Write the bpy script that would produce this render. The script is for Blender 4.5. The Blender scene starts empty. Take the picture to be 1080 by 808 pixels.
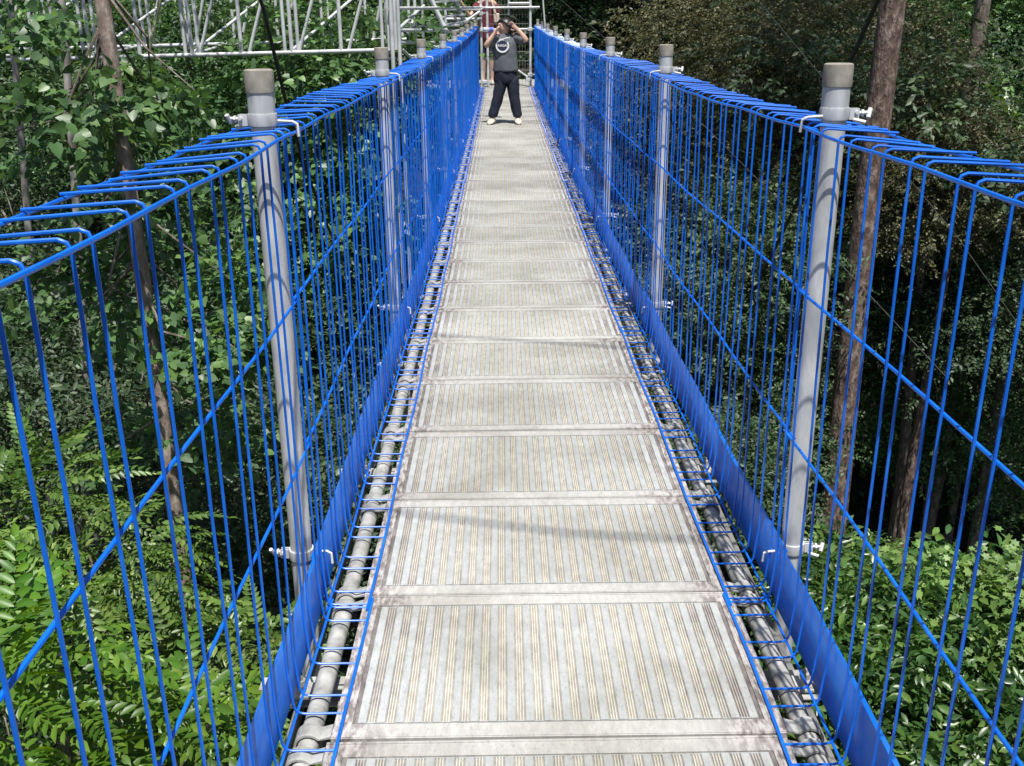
import bpy, bmesh, math, random
import numpy as np
from mathutils import Vector, Matrix
PI = math.pi
# ------------------------------------------------------------------ camera
scn = bpy.context.scene
cam_d = bpy.data.cameras.new("camera"); cam = bpy.data.objects.new("camera", cam_d)
scn.collection.objects.link(cam); scn.camera = cam
PITCH, YAW, ROLL, CX, CH, F = 0.33965, 0.00677, -0.0101, -0.10714, 1.45547, 1050.0
FW = Vector((math.sin(YAW)*math.cos(PITCH), math.cos(YAW)*math.cos(PITCH), -math.sin(PITCH)))
_r = Vector((math.cos(YAW), -math.sin(YAW), 0)); _u = _r.cross(FW)
RT = _r*math.cos(ROLL) + _u*math.sin(ROLL); UP = -_r*math.sin(ROLL) + _u*math.cos(ROLL)
M = Matrix((RT, UP, -FW)).transposed().to_4x4(); M.translation = Vector((CX, 0, CH))
cam.matrix_world = M
cam_d.sensor_width = 36; cam_d.lens = 36*F/1080; cam_d.clip_end = 600; cam_d.clip_start = 0.05

# ------------------------------------------------------------------ light
SUN_DIR = Vector((0.07, -0.34, 0.93)).normalized()       # towards the sun
w = bpy.data.worlds.new("World"); scn.world = w; w.use_nodes = True
nt = w.node_tree; bg = nt.nodes['Background']
sky = nt.nodes.new('ShaderNodeTexSky'); sky.sky_type = 'NISHITA'; sky.sun_disc = False
sky.sun_elevation = math.asin(SUN_DIR.z); sky.sun_rotation = math.atan2(SUN_DIR.x, SUN_DIR.y)
sky.dust_density = 1.5
nt.links.new(sky.outputs[0], bg.inputs[0]); bg.inputs[1].default_value = 0.07
sd = bpy.data.lights.new("sun", 'SUN'); sd.energy = 5.0; sd.angle = math.radians(0.5); sd.color = (1, .96, .9)
so = bpy.data.objects.new("sun", sd); scn.collection.objects.link(so)
so.rotation_euler = SUN_DIR.to_track_quat('Z', 'Y').to_euler(); so.location = (0, 0, 30)
scn.view_settings.view_transform = 'Standard'; scn.view_settings.look = 'None'
scn.view_settings.exposure = 0.44; scn.view_settings.gamma = 1

rng = np.random.default_rng(7); random.seed(7)
COL = scn.collection
def at(px, py, D):
    """world point that lies D metres along the bridge direction, seen at photo pixel px,py"""
    d = FW + RT*((px-540)/F) - UP*((py-404)/F)
    return Vector((CX, 0, CH)) + d*(D/d.y)
def deckz(D): return 0.00062*max(D, 0)**2
def slope(D): return 2*0.00062*max(D, 0)

# ------------------------------------------------------------------ materials
def mat(name):
    m = bpy.data.materials.new(name); m.use_nodes = True
    return m, m.node_tree, m.node_tree.nodes['Principled BSDF']
def noise(nt, scale, detail=4, vec='Object', rough=.6, sc=None):
    tc = nt.nodes.new('ShaderNodeTexCoord'); n = nt.nodes.new('ShaderNodeTexNoise')
    n.inputs['Scale'].default_value = scale; n.inputs['Detail'].default_value = detail; n.inputs['Roughness'].default_value = rough
    src = tc.outputs[vec]
    if sc:
        mp = nt.nodes.new('ShaderNodeMapping'); mp.inputs['Scale'].default_value = sc
        nt.links.new(src, mp.inputs[0]); src = mp.outputs[0]
    nt.links.new(src, n.inputs['Vector']); return n
def ramp(nt, fac, stops):
    r = nt.nodes.new('ShaderNodeValToRGB'); nt.links.new(fac, r.inputs[0])
    el = r.color_ramp.elements
    while len(el) < len(stops): el.new(.5)
    for e, (p, c) in zip(el, stops): e.position = p; e.color = (*c, 1)
    return r
def bump(nt, b, src, s, dist=.01):
    n = nt.nodes.new('ShaderNodeBump'); n.inputs['Strength'].default_value = s; n.inputs['Distance'].default_value = dist
    nt.links.new(src, n.inputs['Height']); nt.links.new(n.outputs[0], b.inputs['Normal'])
def simple(name, stops, scale=20, rough=.5, metal=0, bmp=0, sc=None, dist=.003):
    m, nt, b = mat(name); n = noise(nt, scale, sc=sc)
    r = ramp(nt, n.outputs[0], stops); nt.links.new(r.outputs[0], b.inputs['Base Color'])
    b.inputs['Roughness'].default_value = rough; b.inputs['Metallic'].default_value = metal
    if bmp: bump(nt, b, n.outputs[0], bmp, dist)
    return m
def flat(name, c, rough=.6, metal=0):
    return simple(name, [(.3, tuple(x*.88 for x in c)), (.7, tuple(min(1, x*1.1) for x in c))], 30, rough, metal)

M_blue = simple('blue coating', [(.25, (.003, .09, .46)), (.6, (.004, .145, .70)), (.80, (.03, .22, .76))], 9, .38, 0, .05)
M_plate, _nt, _b = mat('blue kick plate')
_n = noise(_nt, 5, 5, sc=(1, .6, 3)); _r = ramp(_nt, _n.outputs[0], [(.25, (.004, .12, .54)), (.55, (.008, .175, .72)), (.8, (.05, .26, .78))])
_n2 = noise(_nt, 9, 6, sc=(1, .5, 2.2), rough=.75); _r2 = ramp(_nt, _n2.outputs[0], [(.60, (0, 0, 0)), (.72, (1, 1, 1))])
_mx = _nt.nodes.new('ShaderNodeMix'); _mx.data_type = 'RGBA'; _mm = _nt.nodes.new('ShaderNodeMath'); _mm.operation = 'MULTIPLY'; _mm.inputs[1].default_value = .45
_nt.links.new(_r2.outputs[0], _mm.inputs[0]); _nt.links.new(_mm.outputs[0], _mx.inputs['Factor']); _nt.links.new(_r.outputs[0], _mx.inputs['A']); _mx.inputs['B'].default_value = (.16, .20, .16, 1)
_nt.links.new(_mx.outputs['Result'], _b.inputs['Base Color']); _b.inputs['Roughness'].default_value = .36; bump(_nt, _b, _n.outputs[0], .12, .004)
M_galv = simple('galvanised steel', [(.28, (.38, .39, .40)), (.45, (.54, .56, .57)), (.55, (.60, .615, .62)), (.72, (.74, .75, .75))], 26, .45, .18, .15, sc=(1, 1, .3))
M_tube = simple('weathered side tube', [(.28, (.17, .17, .155)), (.45, (.32, .32, .295)), (.7, (.50, .50, .47))], 22, .6, .1, .15)
M_cap = simple('weathered grey cap', [(.25, (.17, .15, .125)), (.5, (.28, .26, .22)), (.75, (.42, .40, .35))], 22, .75, 0, .25)
M_white = flat('white bolt', (.58, .59, .58), .5)
M_scaff = simple('scaffold tube', [(.3, (.42, .44, .45)), (.7, (.70, .72, .72))], 4, .5, .1)
M_scaffg = simple('mossy scaffold tube', [(.3, (.24, .27, .12)), (.7, (.48, .50, .30))], 5, .6, .1)
M_cable = simple('dark cable', [(.3, (.025, .025, .025)), (.7, (.07, .07, .065))], 10, .7)
M_wire = simple('steel wire', [(.3, (.16, .16, .16)), (.7, (.28, .28, .27))], 10, .6, .2)

def mat_deck(kind):
    m, nt, b = mat('deck ' + kind); L = nt.links
    tc = nt.nodes.new('ShaderNodeTexCoord'); sep = nt.nodes.new('ShaderNodeSeparateXYZ'); L.new(tc.outputs['Object'], sep.inputs[0])
    oi = nt.nodes.new('ShaderNodeObjectInfo')
    # object coordinates shifted by a random amount so that no two planks wear alike
    sh = nt.nodes.new('ShaderNodeVectorMath'); sh.operation = 'MULTIPLY_ADD'
    cmb = nt.nodes.new('ShaderNodeCombineXYZ'); L.new(oi.outputs['Random'], cmb.inputs[0]); L.new(oi.outputs['Random'], cmb.inputs[1])
    L.new(cmb.outputs[0], sh.inputs[0]); sh.inputs[1].default_value = (31, 17, 9); L.new(tc.outputs['Object'], sh.inputs[2])
    def nz(scale, sc, detail=5):
        mp = nt.nodes.new('ShaderNodeMapping'); mp.inputs['Scale'].default_value = sc; L.new(sh.outputs[0], mp.inputs[0])
        n = nt.nodes.new('ShaderNodeTexNoise'); n.inputs['Scale'].default_value = scale; n.inputs['Detail'].default_value = detail
        n.inputs['Roughness'].default_value = .65; L.new(mp.outputs[0], n.inputs['Vector']); return n
    ax = nt.nodes.new('ShaderNodeMath'); ax.operation = 'ABSOLUTE'; L.new(sep.outputs[0], ax.inputs[0])
    big = nz(4, (1, 1.4, 1)); fine = nz(60, (1, .35, 1)); spk = nz(170, (1, .5, 1))
    # wear factor: strong towards the plank's ends, ragged
    ad = nt.nodes.new('ShaderNodeMath'); ad.operation = 'MULTIPLY_ADD'; L.new(big.outputs[0], ad.inputs[0]); ad.inputs[1].default_value = .42
    L.new(ax.outputs[0], ad.inputs[2])
    ad2 = nt.nodes.new('ShaderNodeMath'); ad2.operation = 'MULTIPLY_ADD'; L.new(fine.outputs[0], ad2.inputs[0]); ad2.inputs[1].default_value = .16
    L.new(ad.outputs[0], ad2.inputs[2])
    if kind == 'flat':
        a = ramp(nt, fine.outputs[0], [(.3, (.35, .365, .36)), (.7, (.46, .475, .465))])
        c = ramp(nt, fine.outputs[0], [(.3, (.37, .385, .38)), (.7, (.52, .54, .53))]); lo, hi = .52, .76
    elif kind == 'groove':
        a = ramp(nt, fine.outputs[0], [(.3, (.50, .48, .42)), (.7, (.66, .64, .575))])
        c = ramp(nt, fine.outputs[0], [(.36, (.17, .145, .14)), (.62, (.44, .41, .40))]); lo, hi = .65, .80
    elif kind == 'floor':
        a = ramp(nt, fine.outputs[0], [(.3, (.24, .22, .185)), (.7, (.42, .40, .34))])
        c = ramp(nt, fine.outputs[0], [(.38, (.10, .085, .085)), (.66, (.28, .26, .25))]); lo, hi = .55, .80
    else:
        a = ramp(nt, fine.outputs[0], [(.3, (.40, .395, .37)), (.7, (.53, .525, .495))])
        c = ramp(nt, fine.outputs[0], [(.42, (.19, .16, .155)), (.58, (.50, .48, .46))]); lo, hi = .60, .76
    mr = nt.nodes.new('ShaderNodeMapRange'); mr.interpolation_type = 'SMOOTHSTEP'
    mr.inputs[1].default_value = lo; mr.inputs[2].default_value = hi; L.new(ad2.outputs[0], mr.inputs[0])
    mx = nt.nodes.new('ShaderNodeMix'); mx.data_type = 'RGBA'; L.new(mr.outputs[0], mx.inputs['Factor'])
    L.new(a.outputs[0], mx.inputs['A']); L.new(c.outputs[0], mx.inputs['B'])
    # grime specks and per-plank tone
    sp = ramp(nt, spk.outputs[0], [(.30, (.62, .60, .57)), (.45, (1, 1, 1))])
    m2 = nt.nodes.new('ShaderNodeMix'); m2.data_type = 'RGBA'; m2.blend_type = 'MULTIPLY'; m2.inputs['Factor'].default_value = .8
    L.new(mx.outputs['Result'], m2.inputs['A']); L.new(sp.outputs[0], m2.inputs['B'])
    st = nz(2.2, (1, 1, 1), 3); str_ = ramp(nt, st.outputs[0], [(.35, (.74, .73, .70)), (.6, (1, 1, 1))])
    m3 = nt.nodes.new('ShaderNodeMix'); m3.data_type = 'RGBA'; m3.blend_type = 'MULTIPLY'; m3.inputs['Factor'].default_value = 1
    L.new(m2.outputs['Result'], m3.inputs['A']); L.new(str_.outputs[0], m3.inputs['B'])
    tn = nt.nodes.new('ShaderNodeMapRange'); tn.inputs[3].default_value = .84; tn.inputs[4].default_value = 1.05; L.new(oi.outputs['Random'], tn.inputs[0])
    hv = nt.nodes.new('ShaderNodeHueSaturation'); L.new(tn.outputs[0], hv.inputs['Value']); L.new(m3.outputs['Result'], hv.inputs['Color'])
    L.new(hv.outputs[0], b.inputs['Base Color'])
    b.inputs['Roughness'].default_value = .6; b.inputs['Metallic'].default_value = .1
    bump(nt, b, fine.outputs[0], .25, .002)
    return m
M_dflat, M_dgroove, M_dborder, M_dfloor = mat_deck('flat'), mat_deck('groove'), mat_deck('border'), mat_deck('floor')

def leafmat(name, cols, rough=.38, trans=.28, spec=.5):
    m, nt, b = mat(name); L = nt.links
    g = nt.nodes.new('ShaderNodeNewGeometry')
    r = ramp(nt, g.outputs['Random Per Island'], [(i/(len(cols)-1), c) for i, c in enumerate(cols)])
    n = noise(nt, .9, 3, 'Object'); hs = nt.nodes.new('ShaderNodeHueSaturation')
    mr = nt.nodes.new('ShaderNodeMapRange'); mr.inputs[1].default_value = .3; mr.inputs[2].default_value = .7
    mr.inputs[3].default_value = .65; mr.inputs[4].default_value = 1.35
    L.new(n.outputs[0], mr.inputs[0]); L.new(mr.outputs[0], hs.inputs['Value'])
    n2 = noise(nt, .6, 2, 'Object'); mr2 = nt.nodes.new('ShaderNodeMapRange'); mr2.inputs[1].default_value = .3; mr2.inputs[2].default_value = .7
    mr2.inputs[3].default_value = .475; mr2.inputs[4].default_value = .515
    L.new(n2.outputs['Color'], mr2.inputs[0]); L.new(mr2.outputs[0], hs.inputs['Hue'])
    L.new(r.outputs[0], hs.inputs['Color'])
    L.new(hs.outputs[0], b.inputs['Base Color']); b.inputs['Roughness'].default_value = rough
    b.inputs['Specular IOR Level'].default_value = spec
    if trans:
        t = nt.nodes.new('ShaderNodeBsdfTranslucent'); h2 = nt.nodes.new('ShaderNodeHueSaturation')
        h2.inputs['Hue'].default_value = .485; h2.inputs['Saturation'].default_value = 1.15; h2.inputs['Value'].default_value = 1.6
        L.new(hs.outputs[0], h2.inputs['Color']); L.new(h2.outputs[0], t.inputs[0])
        mx = nt.nodes.new('ShaderNodeMixShader'); mx.inputs[0].default_value = trans
        L.new(b.outputs[0], mx.inputs[1]); L.new(t.outputs[0], mx.inputs[2])
        L.new(mx.outputs[0], nt.nodes['Material Output'].inputs[0])
    return m
ML = dict(
 heart = leafmat('heart leaves', [(0.042, 0.094, 0.039), (0.063, 0.131, 0.052), (0.084, 0.175, 0.058), (0.126, 0.237, 0.065)], .42),
 pinn  = leafmat('feather leaves', [(0.050, 0.109, 0.023), (0.079, 0.161, 0.035), (0.107, 0.206, 0.041), (0.186, 0.284, 0.070)], .4),
 bigp  = leafmat('broad leaflets', [(0.044, 0.125, 0.014), (0.074, 0.184, 0.019), (0.103, 0.223, 0.023), (0.162, 0.289, 0.035)], .42, .35, .5),
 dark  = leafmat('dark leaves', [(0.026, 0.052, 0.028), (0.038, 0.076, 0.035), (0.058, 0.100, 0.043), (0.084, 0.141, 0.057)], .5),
 olive = leafmat('olive leaves', [(0.063, 0.067, 0.036), (0.091, 0.095, 0.046), (0.112, 0.135, 0.056), (0.168, 0.142, 0.070)], .5),
 shade = leafmat('undergrowth leaves with painted shade', [(.014, .032, .014), (.022, .050, .020), (.034, .075, .028)], .55),  # forest-floor shade painted into these darker leaf colours
 bright= leafmat('bright leaves', [(0.042, 0.094, 0.036), (0.063, 0.138, 0.046), (0.084, 0.188, 0.058), (0.140, 0.237, 0.072)], .45),
 gloss = leafmat('glossy leaves', [(0.025, 0.069, 0.018), (0.042, 0.106, 0.026), (0.063, 0.150, 0.033), (0.126, 0.213, 0.046)], .36, .25, .6),
 lobed = leafmat('lobed vine leaves', [(0.112, 0.213, 0.052), (0.154, 0.275, 0.072), (0.200, 0.300, 0.091)], .5),
 banana= leafmat('banana leaves', [(0.070, 0.163, 0.039), (0.112, 0.225, 0.052), (0.154, 0.275, 0.078)], .35),
)
M_bark = simple('grey brown bark', [(.25, (.07, .055, .045)), (.5, (.14, .115, .095)), (.75, (.34, .30, .26))], 16, .9, 0, 1, sc=(1, 1, .35), dist=.03)
M_barkr = simple('reddish bark', [(.30, (.055, .037, .029)), (.5, (.14, .095, .075)), (.68, (.30, .24, .205))], 13, .9, 0, 1, sc=(1, 1, .4), dist=.05)
M_barkp = simple('pale lichen bark', [(.3, (.12, .10, .08)), (.5, (.30, .28, .25)), (.7, (.50, .48, .44))], 6, .9, 0, .6, sc=(1, 1, .4), dist=.02)
M_barkv = simple('mottled vine tree bark', [(.3, (.13, .095, .078)), (.5, (.24, .185, .155)), (.68, (.42, .36, .31))], 16, .9, 0, 1, sc=(1, 1, .4), dist=.02)
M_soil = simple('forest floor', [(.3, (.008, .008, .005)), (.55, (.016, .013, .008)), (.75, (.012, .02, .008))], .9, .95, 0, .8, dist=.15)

# ------------------------------------------------------------------ object helpers
def tag(o, label=None, cat=None, group=None, kind=None):
    if label: o['label'] = label
    if cat: o['category'] = cat
    if group: o['group'] = group
    if kind: o['kind'] = kind
    return o
def empty(name, loc=(0, 0, 0), rz=0):
    o = bpy.data.objects.new(name, None); COL.objects.link(o); o.location = loc; o.rotation_euler = (0, 0, rz)
    o.empty_display_size = .1; return o
class MB:
    def __init__(s): s.v = []; s.f = []; s.mi = []
    def add(s, vs, fs, mi=0):
        n = len(s.v); s.v += [tuple(v) for v in vs]; s.f += [tuple(i+n for i in f) for f in fs]; s.mi += [mi]*len(fs)
    def box(s, c, d, mi=0, rot=None):
        x, y, z = (k/2 for k in d)
        vs = [Vector((a*x, b*y, e*z)) for a in (-1, 1) for b in (-1, 1) for e in (-1, 1)]
        if rot is not None: vs = [rot @ v for v in vs]
        vs = [v + Vector(c) for v in vs]
        s.add(vs, [(0, 1, 3, 2), (4, 6, 7, 5), (0, 4, 5, 1), (2, 3, 7, 6), (0, 2, 6, 4), (1, 5, 7, 3)], mi)
    def tube(s, pts, r, n=6, mi=0, cap=True):
        pts = [Vector(p) for p in pts]; k = len(pts); rs = r if hasattr(r, '__len__') else [r]*k
        d0 = (pts[1]-pts[0]).normalized(); ref = Vector((0, 0, 1)) if abs(d0.z) < .9 else Vector((1, 0, 0))
        a = d0.cross(ref).normalized(); vs = []
        for i, p in enumerate(pts):
            if i == 0: d = pts[1]-pts[0]
            elif i == k-1: d = pts[-1]-pts[-2]
            else: d = (pts[i+1]-pts[i]).normalized() + (pts[i]-pts[i-1]).normalized()
            d.normalize(); a = (a - d*a.dot(d)).normalized(); b = d.cross(a)
            vs += [p + (a*math.cos(2*PI*j/n) + b*math.sin(2*PI*j/n))*rs[i] for j in range(n)]
        fs = [(i*n+j, i*n+(j+1) % n, (i+1)*n+(j+1) % n, (i+1)*n+j) for i in range(k-1) for j in range(n)]
        if cap: fs += [tuple(range(n))[::-1], tuple((k-1)*n+j for j in range(n))]
        s.add(vs, fs, mi)
    def lathe(s, prof, n=24, c=(0, 0, 0), mi=0):
        c = Vector(c); k = len(prof)
        vs = [c + Vector((r*math.cos(2*PI*j/n), r*math.sin(2*PI*j/n), z)) for r, z in prof for j in range(n)]
        fs = [(i*n+j, i*n+(j+1) % n, (i+1)*n+(j+1) % n, (i+1)*n+j) for i in range(k-1) for j in range(n)]
        fs += [tuple(range(n))[::-1], tuple((k-1)*n+j for j in range(n))]
        s.add(vs, fs, mi)
    def build(s, name, mats, parent=None, smooth=True, bevel=0):
        me = bpy.data.meshes.new(name); me.from_pydata(s.v, [], s.f)
        for m in (mats if isinstance(mats, (list, tuple)) else [mats]): me.materials.append(m)
        me.polygons.foreach_set('material_index', s.mi)
        if smooth:
            me.polygons.foreach_set('use_smooth', [True]*len(s.f)); 
            try: me.set_sharp_from_angle(angle=math.radians(40))
            except Exception: pass
        o = bpy.data.objects.new(name, me); COL.objects.link(o); o.parent = parent
        if bevel:
            b = o.modifiers.new('bevel', 'BEVEL'); b.width = bevel; b.segments = 2; b.limit_method = 'ANGLE'
        return o
def copy_tree(o, parent=None):
    c = o.copy(); COL.objects.link(c); c.parent = parent
    for ch in list(o.children): copy_tree(ch, c)
    return c
ORD = ['first','second','third','fourth','fifth','sixth','seventh','eighth','ninth','tenth','eleventh','twelfth','thirteenth','fourteenth','fifteenth','sixteenth','seventeenth','eighteenth','nineteenth','twentieth']
def nth(i):
    if i < 20: return ORD[i]
    t = {2: 'twenty', 3: 'thirty', 4: 'forty'}[(i+1)//10]; r = (i+1) % 10
    return {2: 'twentieth', 3: 'thirtieth', 4: 'fortieth'}[(i+1)//10] if r == 0 else t + '-' + ORD[r-1]

# ------------------------------------------------------------------ terrain
def sstep(a, b, x):
    t = np.clip((x-a)/(b-a), 0, 1); return t*t*(3-2*t)
def ground(x, y):
    x = np.asarray(x, float); y = np.asarray(y, float)
    z = -10.5 +1.5*sstep(15, 30, y) + 8.6*sstep(15, 30, y)*(1-.35*sstep(4, 12, np.abs(x)))
    z = z + .34*np.clip(y-27, 0, 90) + .45*np.clip(np.abs(x)-13, 0, 60)
    z = z + .5*np.sin(x*.37+1)*np.cos(y*.29) + .25*np.sin(x*.9+y*.7)
    z = np.where((np.abs(x) < 9) & (y > 18), np.minimum(z, -2.6 + .55*np.clip(y-26, 0, 6) + .34*np.clip(y-28, 0, 90)), z)
    return z
def build_ground():
    xs = np.concatenate([np.linspace(-170, -40, 14)[:-1], np.linspace(-40, 40, 81), np.linspace(40, 170, 14)[1:]])
    ys = np.concatenate([np.linspace(-60, -6, 12)[:-1], np.linspace(-6, 60, 67), np.linspace(60, 220, 20)[1:]])
    X, Y = np.meshgrid(xs, ys); Z = ground(X, Y); n = len(xs)
    fs = [(j*n+i, j*n+i+1, (j+1)*n+i+1, (j+1)*n+i) for j in range(len(ys)-1) for i in range(n-1)]
    me = bpy.data.meshes.new('ground'); me.from_pydata(np.c_[X.ravel(), Y.ravel(), Z.ravel()].tolist(), [], fs)
    me.polygons.foreach_set('use_smooth', [True]*len(fs)); me.materials.append(M_soil)
    o = bpy.data.objects.new('ground', me); COL.objects.link(o); tag(o, kind='structure')
build_ground()

# ------------------------------------------------------------------ leaves
def leaf_shape(kind):
    """a leaf along +Y from 0 to 1, its face towards +Z; returns verts, tris"""
    if kind == 'rhomb':
        return np.array([(0, 0, 0), (.26, .45, .06), (0, 1, -.10), (-.26, .45, .06)]), [(0, 1, 2), (0, 2, 3)]
    if kind == 'ellip':
        v = [(0, 0, 0), (.17, .28, .05), (.2, .6, .04), (0, 1, -.14), (-.2, .6, .04), (-.17, .28, .05), (0, .5, -.02)]
        return np.array(v), [(0, 1, 6), (1, 2, 6), (2, 3, 6), (3, 4, 6), (4, 5, 6), (5, 0, 6)]
    if kind == 'heart':
        v = [(0, .12, 0), (.22, 0, .03), (.42, .18, .05), (.36, .55, .02), (0, 1.05, -.16), (-.36, .55, .02), (-.42, .18, .05), (-.22, 0, .03), (0, .5, -.05)]
        return np.array(v), [(i, i+1, 8) for i in range(7)] + [(7, 0, 8)]
    if kind == 'slim':
        v = [(0, 0, 0), (.13, .3, .03), (.11, .68, .02), (0, 1, -.08), (-.11, .68, .02), (-.13, .3, .03)]
        return np.array(v), [(0, 1, 2), (0, 2, 3), (0, 3, 4), (0, 4, 5)]
    if kind == 'lobed':
        v = [(0, .1, 0), (.3, -.08, 0), (.32, .2, .02), (.55, .35, 0), (.3, .5, .03), (.22, .85, 0), (0, .62, 0), (-.22, .85, 0), (-.3, .5, .03), (-.55, .35, 0), (-.32, .2, .02), (-.3, -.08, 0), (0, .35, -.03)]
        return np.array(v), [(i, i+1, 12) for i in range(11)] + [(11, 0, 12)]
def rot_to(yd, zd):
    """matrices whose Y axis is yd and whose Z axis is close to zd; arrays (n,3)"""
    y = yd/np.linalg.norm(yd, axis=1, keepdims=True)
    z = zd - y*(zd*y).sum(1, keepdims=True); z /= np.linalg.norm(z, axis=1, keepdims=True)+1e-9
    x = np.cross(y, z); return np.stack([x, y, z], axis=2)
def scatter_arr(V, T, pos, R, s):
    V = np.asarray(V); T = np.asarray(T)
    out = np.einsum('nij,vj->nvi', R, V)*np.asarray(s).reshape(-1, 1, 1) + pos[:, None, :]
    tri = T[None] + (np.arange(len(pos))*len(V))[:, None, None]
    return out.reshape(-1, 3), tri.reshape(-1, 3)
def spray(kind, n, length, size, seed, mode='alt', flatness=.6, droop=.25):
    """a twig with leaves: along +Y, up +Z, in metres"""
    r = np.random.default_rng(seed); V, T = leaf_shape(kind)
    P = []; Y = []; Z = []; S = []
    if mode == 'pinnate':
        for i in range(n):
            t = (i+.6)/n; p = (0, t*length, -droop*length*t*t)
            sz = size*math.sin(PI*min(1, .22+t*.72))**.6*(1 if t < .95 else .8)
            for sd in (-1, 1):
                P.append(p); Y.append((sd*(1-.35*t), .38+.5*t, -.22+r.normal()*.07)); Z.append((sd*.15, 0, 1+r.normal()*.1)); S.append(sz*r.uniform(.92, 1.05))
        P.append((0, length, -droop*length)); Y.append((0, 1, -.4)); Z.append((0, 0, 1)); S.append(size*.9)
    else:
        for i in range(n):
            t = (i+.5)/n; sd = 1 if i % 2 else -1
            P.append((r.normal()*.03*length, t*length, -droop*length*t*t + r.normal()*.05*length))
            Y.append((sd*r.uniform(.4, 1.1), r.uniform(.2, .9), r.normal()*.35-.25)); Z.append((r.normal()*(1-flatness), r.normal()*(1-flatness), 1)); S.append(size*r.uniform(.7, 1.15))
    vs, ts = scatter_arr(V, T, np.array(P), rot_to(np.array(Y, float), np.array(Z, float)), np.array(S))
    return vs, ts
SP = {
 'heart': [spray('heart', 8, .42, .115, k, droop=.5, flatness=.5) for k in range(4)],
 'pinn':  [spray('ellip', 9, .50, .125, 10+k, 'pinnate', droop=.25+.2*k) for k in range(4)],
 'bigp':  [spray('ellip', 8, .80, .185, 20+k, 'pinnate', droop=.25+.15*k) for k in range(3)],
 'small': [spray('rhomb', 11, .40, .10, 30+k, flatness=.45) for k in range(4)],
 'mid':   [spray('ellip', 9, .38, .12, 60+k, flatness=.5, droop=.4) for k in range(4)],
 'fine':  [spray('rhomb', 15, .45, .092, 40+k, flatness=.35) for k in range(4)],
 'gloss': [spray('ellip', 8, .20, .095, 50+k, flatness=.4, droop=0) for k in range(4)],
 'lobed': [spray('lobed', 5, .30, .09, 70+k, flatness=.7, droop=.2) for k in range(3)],
}
def leaf_mesh(name, parts, material):
    vs = np.concatenate([p[0] for p in parts]); off = 0; ts = []
    for v, t in parts: ts.append(t+off); off += len(v)
    ts = np.concatenate(ts); me = bpy.data.meshes.new(name)
    me.vertices.add(len(vs)); me.vertices.foreach_set('co', vs.astype(np.float32).ravel())
    me.loops.add(len(ts)*3); me.loops.foreach_set('vertex_index', ts.astype(np.int32).ravel())
    me.polygons.add(len(ts)); me.polygons.foreach_set('loop_start', np.arange(0, len(ts)*3, 3, dtype=np.int32))
    me.update(calc_edges=True); me.materials.append(material); return me
def crown_parts(blobs, count, kind, scale=1.0, r=None, up=.35, out=.9, clump=None, csize=.32):
    """sprays grouped in clumps inside the ellipsoids; returns mesh parts and clump centres"""
    r = r or rng; blobs = [(np.array(c, float), np.array(a, float)) for c, a in blobs]
    wgt = np.array([a.prod()**(.6667) for c, a in blobs]); wgt /= wgt.sum()
    nc = clump or max(4, count//14)
    bi = r.choice(len(blobs), nc, p=wgt); C = np.array([b[0] for b in blobs])[bi]; A = np.array([b[1] for b in blobs])[bi]
    d = r.normal(size=(nc, 3)); d /= np.linalg.norm(d, axis=1, keepdims=True)
    rad = r.uniform(.35, 1.0, (nc, 1))**.55
    cen = C + d*A*rad
    ci = r.integers(0, nc, count); cs = csize*np.minimum(1.6, A[ci].mean(1, keepdims=True))
    off = r.normal(size=(count, 3))*np.array([1, 1, .6])*cs
    pos = cen[ci] + off
    yd = out*d[ci] + .8*off/(cs+1e-6)*.6 + r.normal(size=(count, 3))*.45; yd[:, 2] = yd[:, 2]*.5 + up*r.uniform(-.8, 1, count)
    zd = np.array([0, 0, 1.]) + r.normal(size=(count, 3))*.35 + .3*d[ci]
    R = rot_to(yd, zd); s = scale*r.uniform(.75, 1.25, count); parts = []
    k = r.integers(0, len(SP[kind]), count)
    for j, (V, T) in enumerate(SP[kind]):
        m = k == j
        if m.any(): parts.append(scatter_arr(V, T, pos[m], R[m], s[m]))
    return parts, cen
def trunk_mesh(name, base, top, r0, r1, material, parent, limbs=(), wob=.1, seed=0, limb_r=.3):
    r = random.Random(seed); m = MB(); base = Vector(base); top = Vector(top); n = 14; pts = []; rs = []
    ax, ay, ph = r.uniform(-1, 1)*wob, r.uniform(-1, 1)*wob, r.uniform(0, 6)
    for i in range(n+1):
        t = i/n; p = base.lerp(top, t); p.x += ax*math.sin(t*5+ph)-ax*math.sin(ph); p.y += ay*math.sin(t*4+ph)-ay*math.sin(ph)
        pts.append(p); rs.append(r0*(1-t) + r1*t + (r0*.5*max(0, 1-t*12)))
    m.tube(pts, rs, 12)
    for c in limbs:
        c = Vector(c); zt = min(max((c.z - base.z)/(top.z-base.z) - r.uniform(.08, .25), .15), .97); i = int(zt*n)
        a = pts[i].lerp(pts[min(n, i+1)], zt*n-i); L = (c-a).length
        mid = a.lerp(c, .5) + Vector((r.uniform(-.1, .1)*L, r.uniform(-.1, .1)*L, -.08*L))
        q = [a, a.lerp(mid, .5)+Vector((r.uniform(-.04, .04)*L,)*3), mid, mid.lerp(c, .55)+Vector((0, 0, .04*L)), c]
        rr = max(.012, min(rs[i]*limb_r*1.4, .02+.022*L)); m.tube(q, [rr, rr*.8, rr*.6, rr*.4, rr*.15], 6, cap=False)
    return m.build(name, material, parent)
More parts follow.
